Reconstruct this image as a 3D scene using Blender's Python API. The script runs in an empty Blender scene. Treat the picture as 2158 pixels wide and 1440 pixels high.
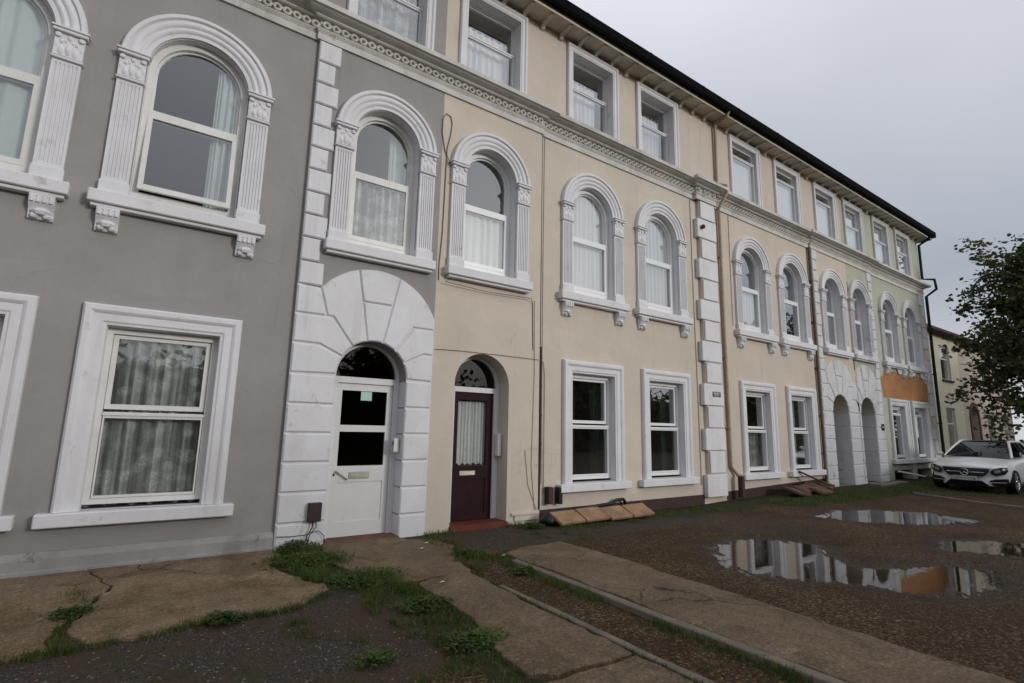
import bpy, bmesh, math, random
import numpy as np
from mathutils import Vector, Matrix, noise as mnoise
from mathutils.geometry import tessellate_polygon
random.seed(7); RNG = np.random.default_rng(7)
R = math.radians
sc = bpy.context.scene
COL = sc.collection

# ------------------------------------------------------------------ camera
cam_d = bpy.data.cameras.new('camera'); cam = bpy.data.objects.new('camera', cam_d); COL.objects.link(cam)
cr = Vector((0.82083009, -0.57078506, 0.02103277)); cu = Vector((-0.11110225, -0.12343591, 0.98611352)); cf = Vector((0.56026266, 0.81176844, 0.16473541))
m = Matrix.Identity(4)
for i in range(3): m[i][0] = cr[i]; m[i][1] = cu[i]; m[i][2] = -cf[i]
m[0][3], m[1][3], m[2][3] = 0.0, -6.940, 1.496
cam.matrix_world = m
cam_d.sensor_width = 36; cam_d.lens = 18.2; cam_d.clip_start = 0.05; cam_d.clip_end = 2000
sc.camera = cam

# ------------------------------------------------------------------ sky, sun, exposure
SUN_EL, SUN_AZ = R(13.5), R(154.3)
world = bpy.data.worlds.new('World'); sc.world = world; world.use_nodes = True
wn = world.node_tree.nodes; wl = world.node_tree.links; wn.clear()
wo = wn.new('ShaderNodeOutputWorld'); bg = wn.new('ShaderNodeBackground'); bg.inputs[1].default_value = 0.10
sky = wn.new('ShaderNodeTexSky'); sky.sky_type = 'NISHITA'; sky.sun_disc = False
sky.sun_elevation = SUN_EL; sky.sun_rotation = SUN_AZ; sky.air_density = 1.2; sky.dust_density = 4.0; sky.ozone_density = 1.0
tc = wn.new('ShaderNodeTexCoord'); mp = wn.new('ShaderNodeMapping'); mp.inputs['Scale'].default_value = (1.0, 1.0, 1.4); mp.inputs['Location'].default_value = (.35, .6, .1)
nz = wn.new('ShaderNodeTexNoise'); nz.inputs['Scale'].default_value = 1.3; nz.inputs['Detail'].default_value = 3; nz.inputs['Roughness'].default_value = 0.45; nz.inputs['Distortion'].default_value = 0.3
sx = wn.new('ShaderNodeSeparateXYZ'); ad0 = wn.new('ShaderNodeMath'); ad0.operation = 'MULTIPLY_ADD'; ad0.inputs[1].default_value = 0.42
rp = wn.new('ShaderNodeValToRGB')       # overcast: lighter towards the zenith, cloud thickness from the noise
rp.color_ramp.elements[0].position = 0.44; rp.color_ramp.elements[0].color = (3.55, 3.95, 4.6, 1)
rp.color_ramp.elements[1].position = 0.90; rp.color_ramp.elements[1].color = (7.9, 7.95, 8.75, 1)
e = rp.color_ramp.elements.new(0.22); e.color = (6.2, 6.4, 6.7, 1)
bw = wn.new('ShaderNodeRGBToBW'); mxs = wn.new('ShaderNodeMix'); mxs.data_type = 'RGBA'; mxs.inputs[0].default_value = 0.8
ad = wn.new('ShaderNodeMix'); ad.data_type = 'RGBA'; ad.inputs[0].default_value = 0.80
wl.new(tc.outputs['Generated'], mp.inputs['Vector']); wl.new(mp.outputs[0], nz.inputs['Vector']); wl.new(tc.outputs['Generated'], sx.inputs[0])
wl.new(nz.outputs['Fac'], ad0.inputs[0]); wl.new(sx.outputs['Z'], ad0.inputs[2]); wl.new(ad0.outputs[0], rp.inputs[0])
wl.new(sky.outputs[0], bw.inputs[0]); wl.new(sky.outputs[0], mxs.inputs[6]); wl.new(bw.outputs[0], mxs.inputs[7])
wl.new(mxs.outputs[2], ad.inputs[6]); wl.new(rp.outputs[0], ad.inputs[7])
wl.new(ad.outputs[2], bg.inputs[0]); wl.new(bg.outputs[0], wo.inputs[0])
sun_d = bpy.data.lights.new('sun', 'SUN'); sun_d.energy = 1.05; sun_d.angle = R(10); sun_d.color = (1.0, 0.97, 0.93)
sun = bpy.data.objects.new('sun', sun_d); COL.objects.link(sun)
sv = Vector((math.sin(SUN_AZ)*math.cos(SUN_EL), math.cos(SUN_AZ)*math.cos(SUN_EL), math.sin(SUN_EL)))
sun.rotation_euler = sv.to_track_quat('Z', 'Y').to_euler(); sun.location = (0, -30, 40)
sc.view_settings.view_transform = 'Standard'; sc.view_settings.look = 'None'; sc.view_settings.gamma = 1
sc.view_settings.exposure = 0.26
sc.view_settings.use_curve_mapping = False

# ------------------------------------------------------------------ materials
def lin(*c):
    f = lambda v: (v/12.92 if v <= .04045 else ((v+.055)/1.055)**2.4)
    return tuple(f(v/255) for v in c)+(1,)
def node(nt, t, **kw):
    n = nt.nodes.new('ShaderNode'+t)
    for k, v in kw.items():
        if k in n.inputs.keys(): n.inputs[k].default_value = v
        else: setattr(n, k, v)
    return n
def ramp(nt, fac, stops):
    n = nt.nodes.new('ShaderNodeValToRGB'); e = n.color_ramp.elements
    while len(e) < len(stops): e.new(0.5)
    for el, (p, c) in zip(e, stops):
        el.position = p; el.color = c if len(c) == 4 else tuple(c)+(1,)
    nt.links.new(fac, n.inputs[0]); return n.outputs[0]
def mix(nt, f, a, b, blend='MIX'):
    n = nt.nodes.new('ShaderNodeMix'); n.data_type = 'RGBA'; n.blend_type = blend
    for s, v in ((0, f), (6, a), (7, b)):
        if hasattr(v, 'is_output'): nt.links.new(v, n.inputs[s])
        else: n.inputs[s].default_value = v
    return n.outputs[2]
def noise(nt, vec, scale, detail=4, rough=.55, dist=0.):
    n = node(nt, 'TexNoise', Scale=scale, Detail=detail, Roughness=rough, Distortion=dist)
    if vec is not None: nt.links.new(vec, n.inputs['Vector'])
    return n.outputs['Fac']
def pos(nt, scale=(1, 1, 1)):
    g = nt.nodes.new('ShaderNodeNewGeometry')
    if scale == (1, 1, 1): return g.outputs['Position']
    mm = node(nt, 'Mapping'); mm.inputs['Scale'].default_value = scale
    nt.links.new(g.outputs['Position'], mm.inputs['Vector']); return mm.outputs[0]
def newmat(name):
    mt = bpy.data.materials.new(name); mt.use_nodes = True; nt = mt.node_tree
    return mt, nt, nt.nodes['Principled BSDF']
MATS = {}
def M(name, base, rough=.75, var=.10, vscale=2.0, bump=.15, bscale=45, bdist=.01, stain=None, spec=.3, metal=0.0, stain2=None, wear=None):
    """painted / plastered surface: tone mottling, streaks and specks with their own shape, fine relief"""
    mt, nt, p = newmat(name); L = nt.links
    P = pos(nt)
    n1 = noise(nt, P, vscale, 5, .6)
    dk = tuple(c*(1-var*1.6) for c in base[:3])+(1,); lt = tuple(min(1, c*(1+var)) for c in base[:3])+(1,)
    col = ramp(nt, n1, [(.3, dk), (.7, lt)])
    if stain:
        sc_, amt, ssc = stain
        sn = noise(nt, pos(nt, (ssc, ssc, ssc*.22)), 1.0, 6, .65, .6)
        f = ramp(nt, sn, [(.52, (0, 0, 0)), (.74, (amt, amt, amt))])
        col = mix(nt, f, col, sc_)
    if stain2:
        sc_, amt, ssc = stain2
        sn = noise(nt, P, ssc, 8, .7, .3)
        f = ramp(nt, sn, [(.6, (0, 0, 0)), (.68, (amt, amt, amt))])
        col = mix(nt, f, col, sc_)
    if wear:
        pk = ramp(nt, noise(nt, pos(nt, (.55, .55, .8)), 1.0, 2, .4, 1.5), [(.50, (0, 0, 0)), (.515, (.5, .5, .5)), (.60, (.5, .5, .5)), (.615, (0, 0, 0))])
        col = mix(nt, pk, col, tuple(c*wear[0] for c in base[:3])+(1,))
        wn_ = node(nt, 'TexNoise', Scale=1.4, Detail=5.0); L.new(P, wn_.inputs['Vector']); wv = mix(nt, .35, P, wn_.outputs['Color'])
        ck = node(nt, 'TexVoronoi', Scale=.75, feature='DISTANCE_TO_EDGE'); L.new(wv, ck.inputs['Vector'])
        cm = mix(nt, 1., ramp(nt, ck.outputs['Distance'], [(.0008, (1, 1, 1)), (.0035, (0, 0, 0))]), ramp(nt, noise(nt, P, .6, 2, .5), [(.55, (0, 0, 0)), (.62, (wear[2],)*3)]), 'MULTIPLY')
        col = mix(nt, cm, col, tuple(c*.42 for c in base[:3])+(1,))
        st = mix(nt, 1., ramp(nt, noise(nt, pos(nt, (5.5, 5.5, .28)), 1.0, 5, .6, .3), [(.56, (0, 0, 0)), (.72, (1, 1, 1))]), ramp(nt, noise(nt, P, .9, 2, .5), [(.45, (0, 0, 0)), (.62, (wear[1],)*3)]), 'MULTIPLY')
        col = mix(nt, st, col, tuple(c*.62 for c in base[:3])+(1,))
    L.new(col, p.inputs['Base Color'])
    p.inputs['Roughness'].default_value = rough; p.inputs['Specular IOR Level'].default_value = spec; p.inputs['Metallic'].default_value = metal
    if bump:
        b = node(nt, 'Bump', Strength=bump, Distance=bdist); L.new(noise(nt, P, bscale, 5, .6), b.inputs['Height'])
        b2 = node(nt, 'Bump', Strength=bump*.8, Distance=bdist*2.5); L.new(noise(nt, P, bscale*.14, 3, .5), b2.inputs['Height']); L.new(b.outputs[0], b2.inputs['Normal'])
        L.new(b2.outputs[0], p.inputs['Normal'])
    MATS[name] = mt; return mt
grime = (.16, .15, .12, 1)
M('grey_render', (.300, .285, .277, 1), .82, .07, 1.2, .28, 60, .010, ((.20, .19, .18, 1), .35, 1.0), wear=(.94, .5, .28))
M('grey_plinth', (.30, .295, .285, 1), .8, .12, 2.5, .4, 40, .012, ((.17, .16, .14, 1), .6, 1.6), stain2=((.10, .095, .08, 1), .6, 7))
M('cream_render', (.585, .512, .428, 1), .82, .05, 1.1, .30, 50, .011, ((.45, .38, .31, 1), .40, .9), wear=(.95, .65, .28))
M('pale_cream_render', (.575, .498, .415, 1), .82, .05, 1.0, .28, 50, .011, ((.47, .36, .27, 1), .40, .8), wear=(.95, .65, .28))
M('green_render', (.42, .435, .345, 1), .85, .07, 1.0, .28, 45, .011, ((.32, .31, .22, 1), .5, 1.1), stain2=((.5, .30, .16, 1), .7, 1.5), wear=(.92, .8, .28))
M('orange_patch', (.36, .170, .072, 1), .85, .16, 1.4, .25, 40, .01, ((.25, .14, .075, 1), .6, 1.0), stain2=((.40, .30, .20, 1), .5, 3))
M('white_paint', (.675, .672, .682, 1), .6, .04, 2.0, .25, 55, .006, ((.50, .49, .46, 1), .55, 2.2), stain2=((.34, .33, .28, 1), .5, 5), wear=(.95, .4, 0.0))
M('worn_paint', (.60, .60, .61, 1), .7, .07, 2.5, .35, 45, .010, ((.36, .35, .31, 1), .75, 1.6), stain2=((.20, .185, .16, 1), .85, 5))
M('cornice_paint', (.58, .565, .53, 1), .75, .09, 2.2, .3, 50, .008, ((.30, .285, .24, 1), .7, 1.8), stain2=((.20, .185, .15, 1), .6, 5))
M('ring_paint', (.62, .59, .52, 1), .75, .10, 6, .3, 60, .006, ((.34, .31, .24, 1), .6, 3))
M('weathered_top', (.20, .185, .155, 1), .9, .25, 5, .5, 40, .012, ((.09, .085, .065, 1), .8, 2.5), stain2=((.13, .14, .07, 1), .8, 6))
M('soffit_paint', (.62, .57, .48, 1), .8, .12, 2.5, .25, 40, .008, ((.36, .31, .24, 1), .7, 1.5))
M('upvc', (.72, .72, .72, 1), .38, .02, 3, 0, spec=.45)
M('aged_upvc', (.68, .675, .645, 1), .42, .05, 4, 0, spec=.4, stain=((.50, .49, .43, 1), .5, 3))
M('black_plastic', (.007, .007, .008, 1), .45, .2, 8, 0)
M('gutter_black', (.006, .006, .007, 1), .9, .2, 8, 0, spec=.04)
M('brown_plastic', (.045, .026, .022, 1), .55, .2, 8, .1)
M('rust_pipe', (.12, .085, .06, 1), .75, .3, 12, .3, 80, .004, ((.24, .19, .14, 1), .8, 4))
M('cream_pipe', (.40, .32, .23, 1), .6, .12, 10, .15, 80, .003, ((.22, .15, .09, 1), .8, 5))
M('cable', (.16, .13, .10, 1), .6, .2, 9, 0)
M('dark_cable', (.02, .02, .02, 1), .5, .2, 9, 0)
M('pale_cable', (.42, .36, .29, 1), .6, .1, 9, 0)
M('slate', (.06, .065, .075, 1), .7, .25, 5, .4, 30, .01)
M('maroon_paint', (.024, .007, .011, 1), .6, .15, 5, .1, 60, .003, spec=.12)
M('white_door', (.64, .64, .62, 1), .5, .03, 3, .1, 50, .003, ((.48, .47, .43, 1), .4, 1.5), stain2=((.36, .35, .31, 1), .35, 9))
M('brass', (.42, .40, .34, 1), .35, .12, 10, .05, metal=.7)
M('red_tile', (.12, .030, .017, 1), .7, .2, 8, .3)
M('interior', (.42, .40, .35, 1), .9, .1, 1, 0)
M('paper_note', (.42, .62, .56, 1), .8, .02, 6, 0)
def concrete(name, base, dark, moss_c, speck):
    mt, nt, p = newmat(name); L = nt.links; P = pos(nt)
    col = ramp(nt, noise(nt, P, 1.1, 7, .65, .5), [(.30, dark), (.55, base), (.75, tuple(c*1.25 for c in base[:3])+(1,))])
    v = node(nt, 'TexVoronoi', Scale=130.0); L.new(P, v.inputs['Vector']); vs = node(nt, 'SeparateColor'); L.new(v.outputs['Color'], vs.inputs[0])
    col = mix(nt, ramp(nt, noise(nt, P, 22, 6, .7), [(.42, (.55, .55, .55)), (.60, (0, 0, 0))]), col, dark)
    col = mix(nt, ramp(nt, vs.outputs[0], [(.0, (.45, .45, .45)), (.3, (0, 0, 0))]), col, dark)
    col = mix(nt, ramp(nt, vs.outputs[1], [(.80, (0, 0, 0)), (1., (speck,)*3)]), col, (.30, .27, .23, 1))
    col = mix(nt, ramp(nt, noise(nt, P, 1.7, 8, .72, .8), [(.47, (0, 0, 0)), (.60, (.85, .85, .85))]), col, moss_c)
    col = mix(nt, ramp(nt, noise(nt, pos(nt, (1, 1.6, 1)), 3.3, 8, .75, .5), [(.57, (0, 0, 0)), (.68, (.55, .55, .55))]), col, tuple(min(1, c*1.75) for c in base[:3])+(1,))
    col = mix(nt, ramp(nt, noise(nt, P, 48, 5, .8), [(.38, (.75, .75, .75)), (.52, (0, 0, 0))]), col, tuple(c*.55 for c in dark[:3])+(1,))
    col = mix(nt, ramp(nt, noise(nt, pos(nt, (1.1, .9, 1)), 41, 5, .8), [(.54, (0, 0, 0)), (.66, (.6, .6, .6))]), col, tuple(min(1, c*1.9) for c in base[:3])+(1,))
    w = node(nt, 'Mapping'); wn_ = node(nt, 'TexNoise', Scale=2.5, Detail=4.0); L.new(P, wn_.inputs['Vector']); wv = mix(nt, .22, P, wn_.outputs['Color'])
    cr_ = node(nt, 'TexVoronoi', Scale=1.15, feature='DISTANCE_TO_EDGE'); L.new(wv, cr_.inputs['Vector'])
    crack = ramp(nt, cr_.outputs['Distance'], [(.003, (1, 1, 1)), (.010, (0, 0, 0))])
    gate = ramp(nt, noise(nt, P, .8, 2, .5), [(.52, (0, 0, 0)), (.60, (.9, .9, .9))]); crack = mix(nt, 1., crack, gate, 'MULTIPLY')
    col = mix(nt, crack, col, (.012, .011, .007, 1))
    L.new(col, p.inputs['Base Color']); p.inputs['Roughness'].default_value = .85; p.inputs['Specular IOR Level'].default_value = .3
    b = node(nt, 'Bump', Strength=.6, Distance=.006); L.new(v.outputs['Distance'], b.inputs['Height']); b.invert = True
    b2 = node(nt, 'Bump', Strength=.8, Distance=.02); L.new(noise(nt, P, 14, 7, .72), b2.inputs['Height']); L.new(b.outputs[0], b2.inputs['Normal']); L.new(b2.outputs[0], p.inputs['Normal'])
    MATS[name] = mt
concrete('concrete', (.215, .155, .098, 1), (.118, .080, .047, 1), (.100, .074, .038, 1), .28)
concrete('apron_concrete', (.285, .205, .130, 1), (.140, .094, .053, 1), (.105, .072, .030, 1), .25)
M('concrete_edge', (.17, .145, .11, 1), .9, .2, 3, .5, 60, .01, stain2=((.045, .045, .025, 1), .7, 5))
M('slab_stone', (.31, .195, .110, 1), .85, .22, 4, .5, 50, .01, stain2=((.14, .125, .10, 1), .7, 7))
M('brick', (.15, .075, .05, 1), .9, .3, 9, .6, 40, .01)
M('timber_board', (.12, .073, .046, 1), .85, .25, 6, .5, 30, .01)
M('yellow_render', (.70, .66, .49, 1), .85, .07, 1, .25, 40, .01)
M('pink_render', (.58, .50, .41, 1), .85, .07, 1, .25, 40, .01)
M('bark', (.07, .055, .045, 1), .95, .3, 9, .8, 25, .03)
M('stone_light', (.22, .19, .16, 1), .85, .25, 30, .2)
M('stone_brown', (.065, .042, .027, 1), .85, .3, 30, .2)
M('stone_dark', (.035, .03, .027, 1), .8, .3, 30, .2)
M('car_paint', (.74, .75, .74, 1), .28, .01, 2, 0, spec=.5)
M('car_black', (.010, .010, .011, 1), .35, .1, 9, 0)
M('tyre', (.012, .012, .012, 1), .85, .2, 20, .3)
M('chrome', (.62, .62, .64, 1), .18, .02, 5, 0, metal=1.0)
M('lamp_lens', (.20, .21, .24, 1), .12, .05, 20, 0, spec=.6)
M('plate_white', (.62, .63, .60, 1), .5, .01, 5, 0)
M('black_bag', (.008, .008, .012, 1), .35, .2, 9, .5, 20, .02, spec=.5)
M('red_plastic', (.13, .02, .02, 1), .5, .1, 9, 0)
M('grey_door', (.30, .29, .31, 1), .6, .08, 3, .1)
M('fence_brown', (.055, .035, .028, 1), .85, .2, 6, .3)
if True:
    MATS['car_paint'].node_tree.nodes['Principled BSDF'].inputs['Coat Weight'].default_value = .6
    MATS['car_paint'].node_tree.nodes['Principled BSDF'].inputs['Coat Roughness'].default_value = .05

def reflectance(nt, f0, power):
    lw = node(nt, 'LayerWeight', Blend=.5); pw = node(nt, 'Math', operation='POWER'); pw.inputs[1].default_value = power; nt.links.new(lw.outputs['Facing'], pw.inputs[0])
    mr = node(nt, 'MapRange'); nt.links.new(pw.outputs[0], mr.inputs[0]); mr.inputs[3].default_value = f0; mr.inputs[4].default_value = 1.0; return mr
def glass_mat(name, f0, wob=.012, power=2.3, tint=(.95, .97, .96, 1)):
    mt, nt, p = newmat(name); nt.nodes.remove(p); L = nt.links; out = nt.nodes['Material Output']
    fr = reflectance(nt, f0, power); gl = node(nt, 'BsdfGlossy', Roughness=.015); tr = node(nt, 'BsdfTransparent'); tr.inputs[0].default_value = tint
    gl.inputs[0].default_value = (.95, .97, 1, 1)
    b = node(nt, 'Bump', Strength=.35, Distance=wob); L.new(noise(nt, pos(nt), 2.2, 2, .4), b.inputs['Height']); L.new(b.outputs[0], gl.inputs['Normal'])
    ms = node(nt, 'MixShader'); L.new(fr.outputs[0], ms.inputs[0]); L.new(tr.outputs[0], ms.inputs[1]); L.new(gl.outputs[0], ms.inputs[2]); L.new(ms.outputs[0], out.inputs[0])
    MATS[name] = mt
glass_mat('glass', .15, .004, 1.6)
glass_mat('dim_glass', .03, .001, 5.0, (.25, .27, .27, 1))
glass_mat('car_glass', .03, .0, 5.0, (.10, .11, .11, 1))
def water_mat():
    mt, nt, p = newmat('water'); nt.nodes.remove(p); L = nt.links; out = nt.nodes['Material Output']
    fr = reflectance(nt, .025, 4.2); gl = node(nt, 'BsdfGlossy', Roughness=.03); tr = node(nt, 'BsdfTransparent'); tr.inputs[0].default_value = (.62, .55, .47, 1); gl.inputs[0].default_value = (.86, .86, .86, 1)
    b = node(nt, 'Bump', Strength=.10, Distance=.004); L.new(noise(nt, pos(nt), 7, 3, .5), b.inputs['Height']); L.new(b.outputs[0], gl.inputs['Normal'])
    ms = node(nt, 'MixShader'); L.new(fr.outputs[0], ms.inputs[0]); L.new(tr.outputs[0], ms.inputs[1]); L.new(gl.outputs[0], ms.inputs[2]); L.new(ms.outputs[0], out.inputs[0])
    MATS['water'] = mt
water_mat()
def curtain_mat(name, col, dens, lace=True, tl=.5):
    mt, nt, p = newmat(name); nt.nodes.remove(p); L = nt.links; out = nt.nodes['Material Output']
    df = node(nt, 'BsdfDiffuse'); df.inputs[0].default_value = col; ts = node(nt, 'BsdfTranslucent'); ts.inputs[0].default_value = col
    m1 = node(nt, 'MixShader'); m1.inputs[0].default_value = tl; L.new(df.outputs[0], m1.inputs[1]); L.new(ts.outputs[0], m1.inputs[2])
    tr = node(nt, 'BsdfTransparent'); m2 = node(nt, 'MixShader')
    if lace:
        P = pos(nt, (1, .0, 1))
        v = node(nt, 'TexVoronoi', Scale=7.5, feature='SMOOTH_F1'); L.new(P, v.inputs['Vector'])
        n = noise(nt, P, 30, 4, .7, 1.5)
        fold = noise(nt, pos(nt, (16, .0, .35)), 1.0, 3, .6)
        a = ramp(nt, fold, [(.36, (dens*.30,)*3), (.62, (min(1, dens*1.1),)*3)])
        fl = ramp(nt, v.outputs['Distance'], [(.30, (min(1, dens*1.2),)*3), (.50, (dens*.10,)*3)])
        bfl = mix(nt, ramp(nt, n, [(.45, (0, 0, 0)), (.55, (.85, .85, .85))]), fl, (dens*.35, dens*.35, dens*.35, 1))
        f = mix(nt, .45, a, bfl); L.new(f, m2.inputs[0])
    else: m2.inputs[0].default_value = dens
    L.new(tr.outputs[0], m2.inputs[1]); L.new(m1.outputs[0], m2.inputs[2]); L.new(m2.outputs[0], out.inputs[0])
    MATS[name] = mt
curtain_mat('lace', (.85, .88, .85, 1), .92, True, .35)
curtain_mat('sheer', (.80, .88, .86, 1), .92, False, .35)
curtain_mat('white_sheer', (.90, .91, .90, 1), .97, False, .3)
curtain_mat('grey_blind', (.30, .30, .31, 1), .95, False, .3)
curtain_mat('dark_drape', (.10, .13, .11, 1), .97, False, .2)
def leaf_mat(name, c1, c2, c3):
    mt, nt, p = newmat(name); L = nt.links
    oi = node(nt, 'ObjectInfo'); n = noise(nt, pos(nt), 1.6, 3, .6); n2 = noise(nt, pos(nt), 23, 1, .5)
    col = ramp(nt, n, [(.35, c1), (.65, c2)]); col = mix(nt, ramp(nt, n2, [(.58, (0, 0, 0)), (.72, (.8, .8, .8))]), col, c3)
    L.new(col, p.inputs['Base Color']); p.inputs['Roughness'].default_value = .6; p.inputs['Specular IOR Level'].default_value = .25
    out = nt.nodes['Material Output']; ts = node(nt, 'BsdfTranslucent'); L.new(col, ts.inputs[0]); ms = node(nt, 'MixShader'); ms.inputs[0].default_value = .25
    L.new(p.outputs[0], ms.inputs[1]); L.new(ts.outputs[0], ms.inputs[2]); L.new(ms.outputs[0], out.inputs[0]); MATS[name] = mt
leaf_mat('leaves', (.046, .060, .024, 1), (.092, .108, .042, 1), (.150, .105, .045, 1))
leaf_mat('grass', (.050, .076, .017, 1), (.095, .130, .030, 1), (.19, .155, .062, 1))
leaf_mat('weed', (.044, .078, .017, 1), (.080, .125, .028, 1), (.135, .150, .042, 1))

def ground_mat():
    mt, nt, p = newmat('yard_ground'); L = nt.links; P = pos(nt)
    at = node(nt, 'Attribute'); at.attribute_name = 'zone'
    sp = node(nt, 'SeparateColor'); L.new(at.outputs['Color'], sp.inputs[0])
    v = node(nt, 'TexVoronoi', Scale=62.0); L.new(P, v.inputs['Vector'])
    vs = node(nt, 'SeparateColor'); L.new(v.outputs['Color'], vs.inputs[0])
    big = noise(nt, P, .9, 6, .62, .4); mid = noise(nt, P, 6, 5, .65)
    grav = ramp(nt, vs.outputs[0], [(.0, (.019, .0105, .004)), (.45, (.052, .030, .0115)), (.80, (.105, .064, .028)), (.97, (.21, .155, .092))])
    grav = mix(nt, ramp(nt, big, [(.35, (0, 0, 0)), (.65, (.75, .75, .75))]), grav, (.034, .0195, .0075, 1))
    v2 = node(nt, 'TexVoronoi', Scale=110.0); L.new(P, v2.inputs['Vector']); v2s = node(nt, 'SeparateColor'); L.new(v2.outputs['Color'], v2s.inputs[0])
    tar = ramp(nt, v2s.outputs[1], [(.0, (.022, .0175, .0145)), (.7, (.055, .044, .036)), (.95, (.13, .105, .082))])
    tar = mix(nt, ramp(nt, mid, [(.45, (0, 0, 0)), (.7, (.5, .5, .5))]), tar, (.058, .044, .030, 1))
    tar = mix(nt, ramp(nt, noise(nt, P, 2.3, 7, .7, .7), [(.46, (0, 0, 0)), (.58, (.85, .85, .85))]), tar, (.062, .041, .024, 1))
    tar = mix(nt, ramp(nt, noise(nt, P, 1.3, 6, .7, .4), [(.56, (0, 0, 0)), (.64, (.8, .8, .8))]), tar, (.040, .044, .018, 1))
    v3 = node(nt, 'TexVoronoi', Scale=38.0); L.new(P, v3.inputs['Vector']); v3s = node(nt, 'SeparateColor'); L.new(v3.outputs['Color'], v3s.inputs[0])
    pb = mix(nt, 1., ramp(nt, v3s.outputs[2], [(.955, (0, 0, 0)), (.965, (.8, .8, .8))]), ramp(nt, v3.outputs['Distance'], [(.28, (1, 1, 1)), (.36, (0, 0, 0))]), 'MULTIPLY')
    tar = mix(nt, pb, tar, (.26, .23, .20, 1)); grav = mix(nt, pb, grav, (.20, .16, .12, 1))
    edge = node(nt, 'Math', operation='ADD'); L.new(sp.outputs[0], edge.inputs[0])
    sh = node(nt, 'MapRange'); L.new(mid, sh.inputs[0]); sh.inputs[3].default_value = -.45; sh.inputs[4].default_value = .45; L.new(sh.outputs[0], edge.inputs[1])
    col = mix(nt, ramp(nt, edge.outputs[0], [(.40, (0, 0, 0)), (.6, (1, 1, 1))]), grav, tar)
    e2 = node(nt, 'Math', operation='ADD'); L.new(sp.outputs[1], e2.inputs[0]); L.new(sh.outputs[0], e2.inputs[1])
    col = mix(nt, ramp(nt, e2.outputs[0], [(.45, (0, 0, 0)), (.75, (.9, .9, .9))]), col, (.026, .034, .012, 1))
    wet = mix(nt, sp.outputs[2], (1, 1, 1, 1), (.42, .40, .38, 1)); col = mix(nt, 1.0, col, wet, 'MULTIPLY')
    L.new(col, p.inputs['Base Color']); p.inputs['Specular IOR Level'].default_value = .18
    rr = node(nt, 'MapRange'); L.new(sp.outputs[2], rr.inputs[0]); rr.inputs[3].default_value = .85; rr.inputs[4].default_value = .38; L.new(rr.outputs[0], p.inputs['Roughness'])
    b = node(nt, 'Bump', Strength=.9, Distance=.012); L.new(v.outputs['Distance'], b.inputs['Height']); b.invert = True
    b2 = node(nt, 'Bump', Strength=.6, Distance=.03); L.new(mid, b2.inputs['Height']); L.new(b.outputs[0], b2.inputs['Normal']); L.new(b2.outputs[0], p.inputs['Normal'])
    MATS['yard_ground'] = mt
ground_mat()

# ------------------------------------------------------------------ mesh helpers
WL = {}
def setparent(o, parent):
    if parent is not None:
        o.parent = parent; o.matrix_parent_inverse = Matrix.Translation(-WL[parent.name])
def link(name, me, loc=(0, 0, 0), parent=None, rot=None):
    o = bpy.data.objects.new(name, me); COL.objects.link(o); o.location = loc; WL[o.name] = Vector(loc)
    if rot: o.rotation_euler = rot
    setparent(o, parent); return o
def tag(o, label=None, cat=None, group=None, kind=None):
    if label: o['label'] = label
    if cat: o['category'] = cat
    if group: o['group'] = group
    if kind: o['kind'] = kind
    return o
def empty(name, loc, label, cat, group=None):
    return tag(link(name, None, loc), label, cat, group)

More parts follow.
